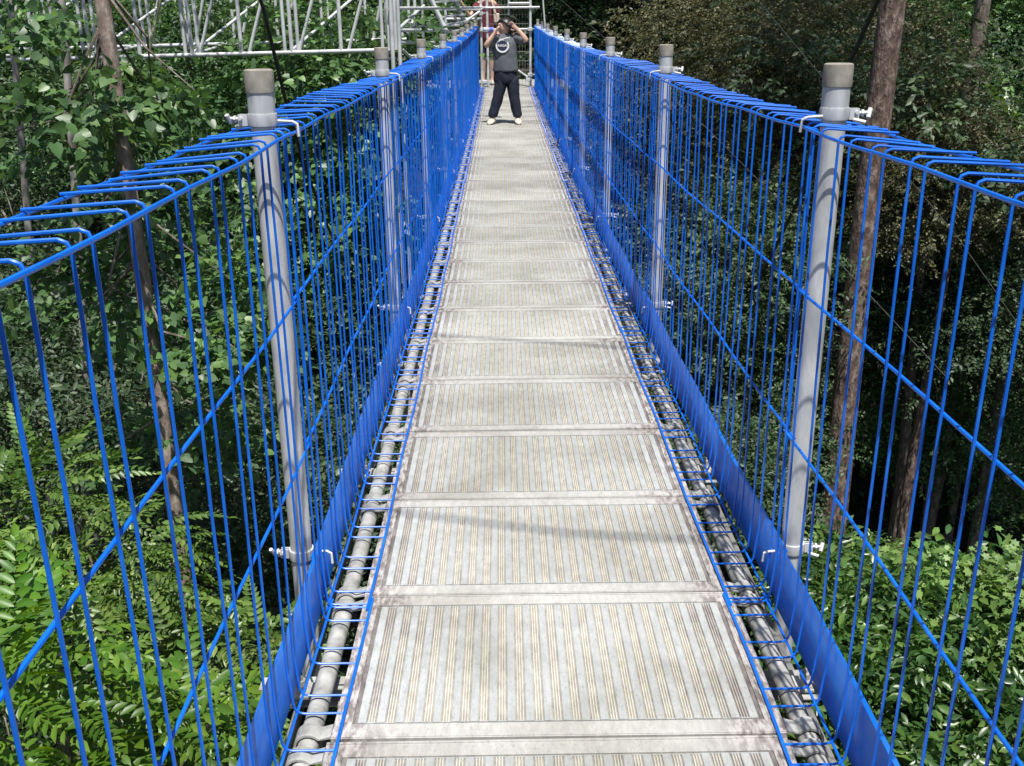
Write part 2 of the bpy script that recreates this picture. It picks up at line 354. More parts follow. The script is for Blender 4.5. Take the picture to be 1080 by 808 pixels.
def tree(label, base, height, blobs, count, kind, leaf, bark=M_bark, r0=.12, top=None, scale=1, seed=0, name='tree', cat='tree', group=None, limbs=10, wob=.1, **kw):
    r = np.random.default_rng(seed+100); gz = float(ground(base[0], base[1])) - .2
    if len(base) > 2: gz = base[2]
    b = Vector((base[0], base[1], gz)); root = empty(name, b); tag(root, label, cat, group)
    parts, cen = crown_parts([(np.array(c)-np.array(b), a) for c, a in blobs], count, kind, scale, r, **kw)
    tp = Vector(top)-b if top else Vector((0, 0, height)); idx = r.choice(len(cen), min(limbs, len(cen)), replace=False)
    trunk_mesh('trunk', (0, 0, 0), tp, r0, r0*.45, bark, root, [cen[i] for i in idx], wob, seed)
    o = bpy.data.objects.new('crown', leaf_mesh('crown', parts, ML[leaf])); COL.objects.link(o); o.parent = root
    return root

# ------------------------------------------------------------------ bridge deck
L_PL = .58662; D_PL = 1.79256; GAP = .007
def plank_mesh():
    m = MB(); Lp = L_PL-GAP; y0, y1 = .048, Lp-.048; zb = -.045
    m.add([(-.46, .003, -.004), (.46, .003, -.004), (.46, Lp-.003, -.004), (-.46, Lp-.003, -.004)], [(0, 1, 2, 3)], 3)   # groove floor
    # border bars across the two long sides, each with a raised lip
    for a, b in ((0, y0), (y1, Lp)):
        c = (a+b)/2
        m.box((0, c, -.020), (1.0, b-a, .040), 2)
        lip = .006
        m.box((0, a+lip if a == 0 else b-lip, .0009), (.995, .006, .0018), 2)
    # end strips
    for s in (-1, 1):
        m.box((s*.48, Lp/2, -.0205), (.0398, Lp-2*y0, .040), 2)
        m.box((s*.472, Lp/2, .0005), (.004, Lp-2*y0-.004, .0015), 2); m.box((s*.488, Lp/2, .0005), (.003, Lp-2*y0-.004, .0015), 2)
    n = 22; p = .92/n; rr = random.Random(3)
    for i in range(n):
        x = -.46 + p*(i+.5); a = y0+.004+rr.uniform(0, .002); b = y1-.004-rr.uniform(0, .002); hw = .0098
        # flat raised bar with soft edges
        vs = []
        for yy in (a, b):
            for dx, z in ((-hw, -.004), (-hw, -.0012), (-hw+.0015, 0), (hw-.0015, 0), (hw, -.0012), (hw, -.004)): vs.append((x+dx, yy, z))
        m.add(vs, [(j, j+1, j+7, j+6)[::-1] for j in range(5)] + [(0, 1, 2, 3, 4, 5), (11, 10, 9, 8, 7, 6)], 0)
        # three thin ridges in the groove
        if i < n-1:
            xc = x + p/2
            for k in (-1, 0, 1):
                q = xc + k*.0062; vs = []
                for yy in (a+.002, b-.002):
                    for dx, z in ((-.0021, -.004), (-.0012, -.0008), (.0012, -.0008), (.0021, -.004)): vs.append((q+dx, yy, z))
                m.add(vs, [(j, j+1, j+5, j+4)[::-1] for j in range(3)], 1)
            m.box((xc, a+.001, -.0022), (.021, .003, .003), 0); m.box((xc, b-.001, -.0022), (.021, .003, .003), 0)
    m.box((0, Lp/2, -.032), (.99, Lp-.02, .02), 2)
    return m
def hook_mesh(s):
    m = MB(); cx_, cz = .553, -.032; ro, ri = .033, .0275; prof = []
    angs = [math.radians(a) for a in range(140, -61, -20)]
    out = [(cx_+ro*math.cos(a), cz+ro*math.sin(a)) for a in angs]; inn = [(cx_+ri*math.cos(a), cz+ri*math.sin(a)) for a in angs]
    out = [(.502, -.003)] + out; inn = [(.502, -.010)] + inn; w2 = .021; vs = []
    k = len(out)
    for yy in (-w2, w2):
        for (x, z) in out + inn: vs.append((s*x, yy, z))
    N = 2*k; fs = []
    for i in range(k-1):
        fs += [(i, i+1, N+i+1, N+i), (k+i, k+i+1, N+k+i+1, N+k+i), (i, i+1, k+i+1, k+i), (N+i, N+i+1, N+k+i+1, N+k+i)]
    fs += [(0, k, N+k, N), (k-1, 2*k-1, N+2*k-1, N+k-1)]
    m.add(vs, fs); return m
pl = empty('deck_plank'); body = plank_mesh().build('plank_body', [M_dflat, M_dgroove, M_dborder, M_dfloor], pl, smooth=False)
for s in (-1, 1):
    for yy in (.033, L_PL-GAP-.033):
        h = hook_mesh(s).build('hook', M_tube, pl); h.location = (0, yy, 0)
planks = []; D = D_PL - 3*L_PL; k = 0
rp = random.Random(5)
D_END = 22.56
while D < D_END-.3:
    o = pl if k == 0 else copy_tree(pl); o.location = (rp.uniform(-.004, .004), D, deckz(D)+rp.uniform(-.0012, .0012))
    o.rotation_euler = (math.atan(slope(D+.3)), 0, rp.uniform(-.0025, .0025)); planks.append(o)
    if D+L_PL < 1.6: lab = 'ridged grey metal deck plank, behind the bottom edge of the photo beneath the camera'
    k += 1; D += L_PL
vis = [o for o in planks if o.location.y > 1.0]
for i, o in enumerate(planks):
    if o in vis:
        j = vis.index(o)
        lab = 'ridged metal deck plank, %s from the near end of the walkway' % nth(j)
        if j == 0: lab = 'ridged grey metal deck plank cut off by the bottom edge of the photo'
    else: lab = 'ridged grey metal deck plank beneath the camera, number %s back' % nth(len(planks)-len(vis)-i-1)
    tag(o, lab, 'plank', 'ridged metal planks of the walkway deck')

def follow(x, z, d0, d1, step=.3):
    n = max(2, int((d1-d0)/step)); return [(x, d0+(d1-d0)*i/n, deckz(d0+(d1-d0)*i/n)+z) for i in range(n+1)]
for s, side in ((-1, 'left'), (1, 'right')):
    t = empty('side_tube', (0, 0, 0)); tag(t, 'long weathered grey tube along the %s edge of the deck, under the plank hooks' % side, 'tube', 'side tubes under the deck edge')
    m = MB(); pts = []; rs = []; D = 0.0
    while D < D_END:
        z = deckz(D)-.032; gp = .19 + rp.uniform(-.02, .02)
        for q, r_ in ((0, .0235), (.003, .0243), (.008, .0243), (.012, .0235), (.016, .0243), (.021, .0243), (.025, .0235)): pts.append((s*.553, D+q, z)); rs.append(r_)
        D += gp
    m.tube(pts, rs, 14); m.build('tube', M_tube, t)
    t = empty('edge_cable'); tag(t, 'steel cable running below the %s side tube beneath the kick plate' % side, 'cable', 'steel cables under the walkway')
    m = MB(); m.tube(follow(s*.64, -.16, 0, D_END+.1), .013, 8); m.build('cable', M_wire, t)

# ------------------------------------------------------------------ posts, cross beams
BAY = 2.51606; B0 = 2.4083; XP = .668
def make_post():
    root = empty('fence_post'); m = MB()
    m.lathe([(.0, -.30), (.029, -.30), (.029, 1.262), (.0314, 1.262), (.0314, 1.335), (.0, 1.335)], 28); m.build('tube', M_galv, root)
    m = MB(); m.lathe([(.0318, 1.322), (.0334, 1.3235), (.0338, 1.327), (.0338, 1.369), (.033, 1.373), (.028, 1.3755), (.0, 1.376)], 28); m.build('cap', M_cap, root)
    for z, nm in ((1.262, 0), (.118, 1)):
        m = MB(); m.lathe([(.0292, z-.013), (.0333, z-.013), (.0339, z-.010), (.0339, z+.012), (.0333, z+.015), (.0292, z+.015)], 24)
        # ears and the bolt on the outer side
        m.box((.045, -.006, z), (.022, .004, .026)); m.box((.045, .006, z), (.022, .004, .026))
        c = m.build('clamp', M_galv, root)
        b = MB(); b.tube([(.050, -.016, z+.004), (.050, .014, z+.004)], .0045, 8); b.tube([(.050, 0, z+.002), (.080, -.003, z+.003)], .0045, 8); b.tube([(.062, 0, z+.002), (.067, 0, z+.002)], .009, 6)
        b.tube([(.077, -.007, z-.008), (.083, .004, z+.012)], .0055, 8); b.tube([(.042, -.012, z-.012), (.070, -.017, z-.018)], .0048, 8)
        b.build('bolt', M_white, c)
        h = MB()     # hook strap that reaches the mesh
        h.tube([(-.030, -.018, z-.004), (-.064, -.022, z-.006), (-.076, -.020, z-.012), (-.078, -.016, z-.04)], [.0036]*4, 8); h.build('hook_strap', M_galv if nm == 0 else M_white, c)
    return root
post0 = make_post(); posts = []
NP = 9
for s, side in ((1, 'right'), (-1, 'left')):
    for k in range(NP):
        D = B0 + BAY*k; o = post0 if (s == 1 and k == 0) else copy_tree(post0)
        o.location = (s*XP, D, deckz(D)); o.rotation_euler = (math.atan(slope(D)), rp.uniform(-.006, .006), (0 if s == 1 else PI)+rp.uniform(-.12, .12))
        if s == -1: o.rotation_euler[0] *= -1
        tag(o, 'galvanised fence post, %s from the camera on the %s side of the walkway' % (nth(k), side), 'post', 'galvanised fence posts with caps')
def make_beam():
    root = empty('cross_beam'); m = MB()
    for z0, sz in ((-.085, .004), (-.135, .004)): m.box((0, 0, z0), (1.46, .05, sz))
    m.box((0, .022, -.11), (1.46, .004, .046)); m.build('beam', M_tube, root)
    for s in (-1, 1):
        b = MB(); b.box((s*.61, -.05, -.07), (.05, .06, .006)); b.tube([(s*.615, -.06, -.075), (s*.615, -.06, -.02)], .006, 8); b.tube([(s*.615, -.06, -.045), (s*.615, -.06, -.03)], .013, 6); b.build('bolt', M_tube, root)
    return root
beam0 = make_beam(); kb = 0
for k in range(NP):
    for dd in (-.30, -1.55):
        D = B0 + BAY*k + dd
        o = beam0 if kb == 0 else copy_tree(beam0); o.location = (0, D, deckz(D)); kb += 1
        tag(o, 'galvanised cross beam under the planks, %s from the near end of the walkway' % nth(kb-1), 'beam', 'cross beams under the deck')

# ------------------------------------------------------------------ blue mesh panels
XM = .60; ZT = 1.243
def panel(s, side, k):
    d1 = B0 + BAY*k - .055; d0 = d1 - BAY - .055; rr = random.Random(100+k*2+s)
    yc = d0; root = empty('mesh_panel', (0, yc, deckz(yc)))
    base = deckz(yc); wob = [rr.uniform(-.006, .006) for _ in range(4)]; ph = rr.uniform(0, 6)
    def dz(y): return deckz(yc+y) - base
    def dx(y, z): return s*(wob[0]*math.sin(y*2.2+ph)*(z/1.2) + .003*math.sin(y*5+ph+z*2))
    Lp = d1 - d0; off = .004*(k % 2)
    lift = rr.choice((0, .008, .014, .030, .022)) if k > 0 else .004
    def top_sag(y): return (-.009*(1+wob[1]*60) + lift*.35)*math.sin(PI*y/Lp) + .002*math.sin(y*9+ph)
    def out_lift(y): return lift*math.sin(PI*y/Lp)**2
    # upright wires, in pairs
    n = 13; first = .035; wires = []
    for i in range(n+1):
        for q in (0, .064):
            y = first + i*(Lp-.07-.064)/n + q + rr.uniform(-.002, .002)
            x0 = XM+off; r = .0125; e = dz(y); T = ZT + top_sag(y); P = []
            foot = [(.478, .002), (x0-.030, .002)] + [(x0-.03+.022*math.sin(a), .024-.022*math.cos(a)) for a in (.5, 1.0, 1.45)]
            lean = rr.uniform(-.003, .003)
            for z in (.12, .4, .7, 1.0): foot.append((x0+rr.uniform(-.0015, .0015), z))
            foot += [(x0+.0, T-.014), (x0+.004, T-.004), (x0+.014, T), (.772, T-.014+out_lift(y)+rr.uniform(-.004, .004))]
            for (x, z) in foot: P.append((s*x + dx(y, max(0, z)), y + lean*z, z + e))
            wires.append(P)
    if k <= 3:
        for P in wires:
            m = MB(); m.tube(P, .0029, 7); m.build('upright_wire', M_blue, root)
    else:
        m = MB()
        for P in wires: m.tube(P, .0029, 5)
        m.build('upright_wires', M_blue, root)
    def rail(name, x, z, r, wh=0):
        m = MB(); nn = 16; pts = []
        for i in range(nn+1):
            y = Lp*i/nn; pts.append((s*(x+off) + dx(y, max(0, z)), y, z + dz(y) + (top_sag(y) if z > 1 else 0) + (out_lift(y) if z > 1 and x > .7 else 0)))
        m.tube(pts, r, 8); return m.build(name, M_blue, root)
    rail('top_rail', XM-.006, ZT-.010, .0040); rail('outer_top_rail', .770, ZT-.020, .0036)
    rail('mid_rail', XM+.006, .852+wob[2], .0036); rail('mid_rail', XM+.006, .480+wob[3], .0036)
    rail('bottom_rail', XM-.014, .004, .0034); rail('foot_rail', .478, .006, .0042)
    # kick plate behind the wires
    m = MB(); nn = 14; t = .0022; vs = []
    for i in range(nn+1):
        y = .012+(Lp-.024)*i/nn; w_ = .0035*math.sin(y*3.1+ph*2)
        for (x, z) in ((.612, -.012), (.6135+w_*.5/s*s, .155), (.6185, .162), (.6205, .157), (.6145+t+w_*.5, .150), (.612+t, -.012)):
            vs.append((s*(x+off)+dx(y, max(0, z)), y, z+dz(y)))
    fs = []
    for i in range(nn):
        for j in range(6): fs.append((i*6+j, i*6+(j+1) % 6, (i+1)*6+(j+1) % 6, (i+1)*6+j))
    fs += [tuple(range(6)), tuple(nn*6+j for j in range(6))[::-1]]
    m.add(vs, fs); m.build('kick_plate', M_plate, root)
    where = 'nearest the camera, before the first post' if k == 0 else 'between the %s and %s posts' % (nth(k-1), nth(k))
    tag(root, 'blue wire fence panel on the %s side, %s' % (side, where), 'fence panel', 'blue wire fence panels along the walkway')
for k in range(NP):
    panel(-1, 'left', k); panel(1, 'right', k)

# ------------------------------------------------------------------ far end: platform, gate, scaffold, truss
def tubeo(name, a, b, r, parent, m=M_scaff, n=10):
    q = MB(); q.tube([Vector(a), Vector(b)], r, n); return q.build(name, m, parent)
ZE = deckz(D_END)
m = MB()
for i in range(14):
    m.box((-.3, D_END+.14+i*.255, ZE-.03), (3.4, .245, .05))
pf = m.build('end_platform', M_tube, None, smooth=False, bevel=.004); tag(pf, 'grey slatted platform at the far end of the walkway behind the gate', 'platform')
g = empty('gate_frame', (0, D_END+.10, ZE)); tag(g, 'tall scaffold tube gate frame with wire mesh at the far end of the walkway', 'gate')
gx = lambda px, py=60: at(px, py, D_END+.10).x
gz = lambda py, px=540: at(px, py, D_END+.10).z - ZE
for x in (gx(508), gx(514.5), gx(559.5)):
    tubeo('post', (x, 0, -.3), (x, 0, 3.2), .029, g)
tubeo('post', (gx(537), .02, gz(16)), (gx(537), .02, 3.2), .024, g)
for py, x0, x1 in ((31, 508, 560), (3.5, 537, 560), (8, 508, 569)):
    tubeo('crossbar', (gx(x0), -.03 if py > 4 else 0, gz(py)), (gx(x1), -.03 if py > 4 else 0, gz(py)), .024, g)
tubeo('brace', (gx(543), .03, gz(72)), (gx(560), .03, gz(84)), .022, g)
for x, py in ((508, 8), (508, 14), (559, 79), (511, 86), (508, 31), (559, 31), (557, 84)):
    q = MB(); q.box((gx(x), -.03, gz(py)), (.10, .09, .07)); q.tube([(gx(x)+.05, -.06, gz(py)), (gx(x)+.10, -.08, gz(py)+.01)], .012, 6); q.build('coupler', M_scaff, g, bevel=.01)
q = MB()
for i in range(16):
    x = gx(515)+i*(gx(560)-gx(515))/15; q.tube([(x, .06, 0), (x, .06, 2.9)], .003, 4)
for i in range(15):
    z = .15+i*.19; q.tube([(gx(515), .06, z), (gx(560), .06, z)], .003, 4)
q.build('wire_mesh', M_wire, g)

tw = empty('scaffold_tower', (-1.9, 15.2, float(ground(-1.9, 15.2))-.2)); tag(tw, 'tall galvanised scaffold tower on the left of the walkway, at the end of the truss', 'scaffold')
O = Vector(tw.location)
def TP(px, py, D): return at(px, py, D) - O
def vtube(px, py, D, r=.030, z1=4.2, name='standard'):
    p = at(px, py, D); return tubeo(name, (p.x-O.x, p.y-O.y, 0), (p.x-O.x, p.y-O.y, z1-O.z), r, tw)
vtube(413, 30, 15.0); vtube(420.5, 30, 15.2, .028); vtube(408, 30, 17.2, .03); vtube(424, 30, 18.6, .03); vtube(470, 20, 22.6); vtube(446, 30, 22.4, .028)
for a, b in (((410, 9, 15.0), (507, 8, 22.5)), ((421, 32, 15.2), (484, 32, 21)), ((421, 45, 15.2), (470, 45, 20)), ((404, 62, 15.0), (424, 62, 17.5)),
             ((412, 9, 15.1), (408, 10, 17.2)), ((470, 20, 22.6), (508, 20, 22.6)), ((470, 10, 22.6), (508, 10, 22.6)), ((424, 28, 18.6), (484, 27, 22.6))):
    tubeo('ledger', TP(*a), TP(*b), .026, tw)
for a, b in (((421, 30, 15.2), (447, 6, 18)), ((424, 52, 15.4), (438, 66, 16.5)), ((448, 45, 18), (460, 56, 19)), ((430, 34, 17), (440, 12, 19)), ((476, 15, 21), (487, 26, 22)), ((492, 22, 22.4), (506, 12, 22.6))):
    tubeo('brace', TP(*a), TP(*b), .024, tw)
st = empty('scaffold_stairs', at(470, 60, 19.5)); tag(st, 'narrow metal stair flight rising inside the scaffold tower left of the gate', 'stairs')
O2 = Vector(st.location)
A0, A1 = at(471, 34, 19.5)-O2, at(445, -22, 19.5)-O2; B0_, B1_ = at(493, 30, 20.4)-O2, at(470, -22, 20.4)-O2
for a, b in ((A0, A1), (B0_, B1_)):
    q = MB(); d = b-a; q.tube([a, b], .045, 8); q.build('stringer', M_scaff, st)
for i in range(8):
    t = i/7; a, b = A0.lerp(A1, t), B0_.lerp(B1_, t); q = MB(); c = (a+b)/2; d = (b-a)
    q.box(c, (d.length, .2, .03), rot=d.to_track_quat('X', 'Z').to_matrix()); q.build('tread', M_scaff, st)
for p in (A0, B0_):
    q = MB(); q.tube([p, (p.x, p.y, float(ground(p.x+O2.x, p.y+O2.y))-O2.z-.2)], .024, 8); q.build('leg', M_scaff, st)

tr = empty('truss_bridge', at(400, 52, 15.1)); tag(tr, 'galvanised lattice truss walkway crossing the upper left, with a mossy section', 'truss')
O3 = Vector(tr.location)
def P3(px, py, D): return at(px, py, D) - O3
xs3 = [-120, -70, -18, 38, 96, 148, 203, 255, 308, 360, 411]
def yb(px): return 63.5 - px*.0262
front = []; 
for i, px in enumerate(xs3):
    b = P3(px, yb(px), 15.1); front.append(b)
fl, fr = P3(-125, yb(-125), 15.1), P3(416, yb(416), 15.1); H3 = 1.62
rl, rrr = fl+Vector((0, 2.0, .13)), fr+Vector((0, 2.0, .13))
for a, b, nm in ((fl, fr, 'bottom_chord'), (rl, rrr, 'bottom_chord')):
    tubeo(nm, a, b, .030, tr); tubeo('top_chord', a+Vector((0, 0, H3)), b+Vector((0, 0, H3)), .030, tr)
for row in (0, 1):
    for i, b in enumerate(front):
        t = (b.x-fl.x)/(fr.x-fl.x); p = (fl.lerp(fr, t) if row == 0 else rl.lerp(rrr, t)+Vector((.12, 0, 0)))
        tubeo('upright', p, p+Vector((0, 0, H3)), .028 if row == 0 else .024, tr)
        if i % 2 == 0:
            for e in ((.09, -.10) if row == 0 else (.10,)): tubeo('upright', p+Vector((e, .02, 0)), p+Vector((e, .02, H3)), .026, tr)
        if i < len(front)-1:
            t2 = (front[i+1].x-fl.x)/(fr.x-fl.x); p2 = (fl.lerp(fr, t2) if row == 0 else rl.lerp(rrr, t2))
            mm = M_scaffg if (row == 0 and i in (4, 5)) else M_scaff
            f = .10
            tubeo('diagonal', p+Vector((f, .02, 0)), p.lerp(p2, .9)+Vector((0, .02, H3*.97)), .025, tr, mm)
for i in range(0, len(front), 2):
    t = (front[i].x-fl.x)/(fr.x-fl.x); tubeo('cross_tie', fl.lerp(fr, t), rl.lerp(rrr, t), .024, tr)
for i in range(0, len(front)-2, 2):
    t = (front[i].x-fl.x)/(fr.x-fl.x); t2 = (front[i+2].x-fl.x)/(fr.x-fl.x)
    tubeo('cross_brace', fl.lerp(fr, t)+Vector((0, 0, .03)), rl.lerp(rrr, t2)+Vector((0, 0, 1.2)), .022, tr)

def cable(name, label, pts, r, m, cat='cable'):
    q = MB(); q.tube(pts, r, 8); o = q.build(name, m); tag(o, label, cat); return o
cable('stay_cable', 'dark thick cable hanging down in front of the truss, upper left', [at(262, -40, 10), at(278, 10, 10.6), at(292, 68, 11.3), at(304, 118, 11.9), at(322, 178, 12.8), at(346, 240, 13.8), at(375, 300, 15)], .020, M_cable)
cable('stay_cable', 'grey thick cable slanting down behind the nearest right post', [at(938, -30, 9.4), at(925, 2, 10), at(893, 74, 11), at(845, 205, 13), at(790, 318, 15), at(745, 400, 17)], .024, M_cable)
cable('stay_wire', 'thin steel wire slanting down from the top right of the gate', [at(560, -28, 23), at(592, 0, 21), at(665, 64, 17.5), at(745, 135, 14.5), at(860, 250, 12), at(1000, 400, 10)], .0042, M_cable)
cable('stay_wire', 'thin steel wire passing behind the cap of the nearest right post', [at(780, -25, 16), at(815, 19, 15), at(866, 80, 13.5), at(925, 148, 12.2), at(1010, 250, 11), at(1100, 380, 10)], .003, M_cable)
cable('hanger_rope', 'pale thin rope rising from the right fence just before the gate', [at(575, 30, 21.5), at(573, 5, 21.5), at(571, -40, 21.5)], .016, M_white)
cable('added_shadow_line', 'unseen line added high over the walkway for the faint shadow on the third plank', [(-6, 1.6, 7.8), (-1.5, .75, 7.1), (.6, .20, 6.9), (3, -.2, 7.1), (6, -.8, 7.8)], .010, M_cable, 'line')  # unseen line, added for the faint shadow it casts on the deck
cable('added_shadow_line', 'unseen line added high over the walkway for the faint shadow several planks farther on', [(-7, 3.9, 7.8), (-1.5, 2.65, 7.2), (1.5, 1.8, 7.2), (7, .6, 8.0)], .010, M_cable, 'line')  # second unseen line, added to cast a shadow farther along the deck
tg = MB(); p = at(621, 62, B0+BAY*4-1.1); tg.box((.598, p.y, p.z), (.006, .03, .17)); o = tg.build('hanging_tag', flat('brown tag', (.35, .25, .1)), None, smooth=False, bevel=.002)
tag(o, 'small brown strip hanging inside the right fence below its top rail', 'tag')

# ------------------------------------------------------------------ people
M_skin = simple('skin', [(.3, (.58, .36, .27)), (.7, (.68, .44, .34))], 8, .5)
M_hair = simple('black hair', [(.3, (.008, .007, .007)), (.7, (.02, .018, .017))], 60, .45)
M_shirt = simple('grey marl cotton', [(.3, (.09, .097, .11)), (.7, (.14, .15, .165))], 90, .9, 0, .3)
M_trou = simple('dark navy cloth', [(.3, (.006, .008, .02)), (.7, (.012, .016, .035))], 12, .85, 0, .3, dist=.01)
M_shoe = simple('beige rubber', [(.3, (.50, .42, .33)), (.7, (.66, .58, .47))], 10, .6)
M_print = flat('white print', (.75, .76, .78), .7); M_printd = flat('navy print', (.02, .025, .06), .7)
M_maroon = simple('maroon cotton', [(.3, (.09, .012, .022)), (.7, (.15, .02, .035))], 20, .9)
M_eye = flat('eye', (.02, .015, .012), .2); M_lip = flat('lip', (.33, .12, .10), .5)
def skin_obj(name, verts, edges, m, parent, sub=2, root=0):
    """verts: (x,y,z,r) or (x,y,z,rx,ry)"""
    bm = bmesh.new(); lay = bm.verts.layers.skin.verify(); vs = []
    for i, v in enumerate(verts):
        b = bm.verts.new(v[:3]); b[lay].radius = (v[3], v[-1]); b[lay].use_root = (i == root); vs.append(b)
    for a, b in edges: bm.edges.new((vs[a], vs[b]))
    me = bpy.data.meshes.new(name); bm.to_mesh(me); bm.free(); me.materials.append(m)
    o = bpy.data.objects.new(name, me); COL.objects.link(o); o.parent = parent
    s = o.modifiers.new('skin', 'SKIN'); s.use_smooth_shade = True; s.branch_smoothing = .3
    u = o.modifiers.new('sub', 'SUBSURF'); u.levels = sub; u.render_levels = sub; return o
def loft(rings, n=20, closed=True):
    """rings: (centre, rx, ry) or (centre, rx, ry, normal axis)"""
    m = MB(); vs = []
    for rg in rings:
        c = Vector(rg[0]); 
        if len(rg) > 3: q = Vector(rg[3]).normalized().to_track_quat('Z', 'Y')
        for j in range(n):
            a = 2*PI*j/n; v = Vector((rg[1]*math.cos(a), rg[2]*math.sin(a), 0))
            if len(rg) > 3: v = q @ v
            vs.append(c+v)
    k = len(rings); fs = [(i*n+j, i*n+(j+1) % n, (i+1)*n+(j+1) % n, (i+1)*n+j) for i in range(k-1) for j in range(n)]
    if closed: fs += [tuple(range(n))[::-1], tuple((k-1)*n+j for j in range(n))]
    m.add(vs, fs); return m
def limb_loft(m, pts, rs, n=16):
    m.tube([Vector(p) for p in pts], rs, n)
def wrinkle(o, size=.08, s=.012):
    t = bpy.data.textures.new('folds', 'CLOUDS'); t.noise_scale = size
    u = o.modifiers.new('sub', 'SUBSURF'); u.levels = 1; u.render_levels = 2
    d = o.modifiers.new('folds', 'DISPLACE'); d.texture = t; d.strength = s; d.mid_level = .5
def hand(verts, edges, wrist, palm_dir, side_dir, curl_dir, start):
    """palm, four curled fingers and a thumb joined to vertex `start`"""
    w_, p, s, c = Vector(wrist), Vector(palm_dir).normalized(), Vector(side_dir).normalized(), Vector(curl_dir).normalized()
    pc = w_ + p*.045; verts.append((*pc, .030, .017)); ip = len(verts)-1; edges.append((start, ip))
    for k, (o, L) in enumerate(((-.030, .062), (-.010, .074), (.011, .070), (.030, .054))):
        a = w_+p*.085+s*o; verts.append((*a, .0095)); i = len(verts)-1; edges.append((ip, i))
        b = a+(p*.75+c*.5)*L*.45; verts.append((*b, .0085)); edges.append((i, i+1))
        d = b+(p*.1+c*.95)*L*.45; verts.append((*d, .0075)); edges.append((i+1, i+2))
    a = w_+p*.030-s*.034; verts.append((*a, .0115)); i = len(verts)-1; edges.append((ip, i))
    b = a+(p*.6-s*.5+c*.5)*.032; verts.append((*b, .010)); edges.append((i, i+1))
    d = b+(p*.6+c*.7)*.028; verts.append((*d, .008)); edges.append((i+1, i+2))
PD = 15.4
p1 = empty('person', (at(533, 132, PD).x, PD, deckz(PD)+.002))
tag(p1, 'person in grey printed T-shirt and dark trousers drinking from a bottle on the deck', 'person')
Q = lambda px, py, dy=0: tuple(at(px, py, PD+dy) - Vector(p1.location))
hc = Vector((Q(531.5, 29)[0], -.03, Q(532, 29)[2]))
sL, sR = Q(522.5, 38.5), Q(545, 38.5); eL, eR = Q(512, 49, -.14), Q(556, 43.5, -.10); wL, wR = Q(521.5, 35.5, -.17), Q(545.5, 30.5, -.10)
hipz = Q(532, 80)[2]; kL, kR = Q(525.5, 102), Q(542, 102); aL, aR = Q(519.5, 126), Q(546, 126)
V = [(hc.x+.005, 0, hipz+.06, .11, .085), (hc.x+.01, 0, hipz+.22, .115, .085), (hc.x+.01, 0, sL[2]-.10, .13, .09), (hc.x+.01, .0, sL[2]+.015, .075, .06),
     (hc.x+.008, -.005, hc.z-.12, .060, .060), (hc.x, -.015, hc.z-.065, .075, .08), (hc.x, -.01, hc.z+.02, .100, .108), (hc.x, -.005, hc.z+.095, .078, .084)]
E_ = [(i, i+1) for i in range(7)]
def addc(pts, start):
    i0 = len(V); 
    for p in pts: V.append(tuple(p))
    E_.append((start, i0)); E_.extend((i0+i, i0+i+1) for i in range(len(pts)-1)); return len(V)-1
mid = lambda a, b, t=.5: tuple(a[i]*(1-t)+b[i]*t for i in range(3))
iL = addc([(*sL, .055), (*mid(sL, eL), .052), (*eL, .044), (*mid(eL, wL, .45), .040), (*wL, .028)], 3)
iR = addc([(*sR, .055), (*mid(sR, eR), .052), (*eR, .044), (*mid(eR, wR, .45), .040), (*wR, .028)], 3)
hand(V, E_, wL, (.45, -.25, .7), (.2, -.9, .1), (.35, .75, .1), iL)
hand(V, E_, wR, (-.75, -.05, .6), (.3, -.2, .8), (-.6, -.5, .0), iR)
jL = addc([(Q(528, 80)[0], 0, hipz-.02, .065), (*kL[:1], -.01, kL[2], .058), (aL[0], 0, .10, .038), (aL[0]-.01, -.03, .045, .036), (aL[0]-.03, -.13, .03, .034, .02)], 0)
jR = addc([(Q(539, 80)[0], 0, hipz-.02, .065), (kR[0], -.01, kR[2], .058), (aR[0], 0, .10, .038), (aR[0]+.01, -.03, .045, .036), (aR[0]+.015, -.13, .03, .034, .02)], 0)
body = skin_obj('body', V, E_, M_skin, p1, 2)
# face, turned to the left of the picture
fd = Vector((-.80, -.60, 0)).normalized(); fs_ = fd.cross(Vector((0, 0, 1)))
nb = loft([(hc+fd*.098+Vector((0, 0, .012)), .010, .008, fd+Vector((0, 0, -.3))), (hc+fd*.126+Vector((0, 0, -.014)), .014, .010, fd), (hc+fd*.134+Vector((0, 0, -.020)), .004, .004, fd)], 10).build('nose', M_skin, body)
for s in (-1, 1):
    e = MB(); e.lathe([(0.001, -.010), (.008, -.006), (.010, 0), (.008, .006), (.001, .010)], 10, hc+fd*.095+fs_*s*.036+Vector((0, 0, .016))); e.build('eye', M_eye, body)
    q = MB(); q.tube([hc+fd*.102+fs_*s*.018+Vector((0, 0, .036)), hc+fd*.094+fs_*s*.050+Vector((0, 0, .035))], .004, 6); q.build('eyebrow', M_hair, body)
    a = hc+fs_*s*.100-fd*.01; loft([(a-fs_*s*.004, .020, .030, fs_*s), (a+fs_*s*.010, .016, .026, fs_*s)], 10).build('ear', M_skin, body)
q = MB(); q.tube([hc+fd*.100-fs_*.020+Vector((0, 0, -.048)), hc+fd*.108+Vector((0, 0, -.046)), hc+fd*.100+fs_*.020+Vector((0, 0, -.048))], .006, 6); q.build('mouth', M_lip, body)
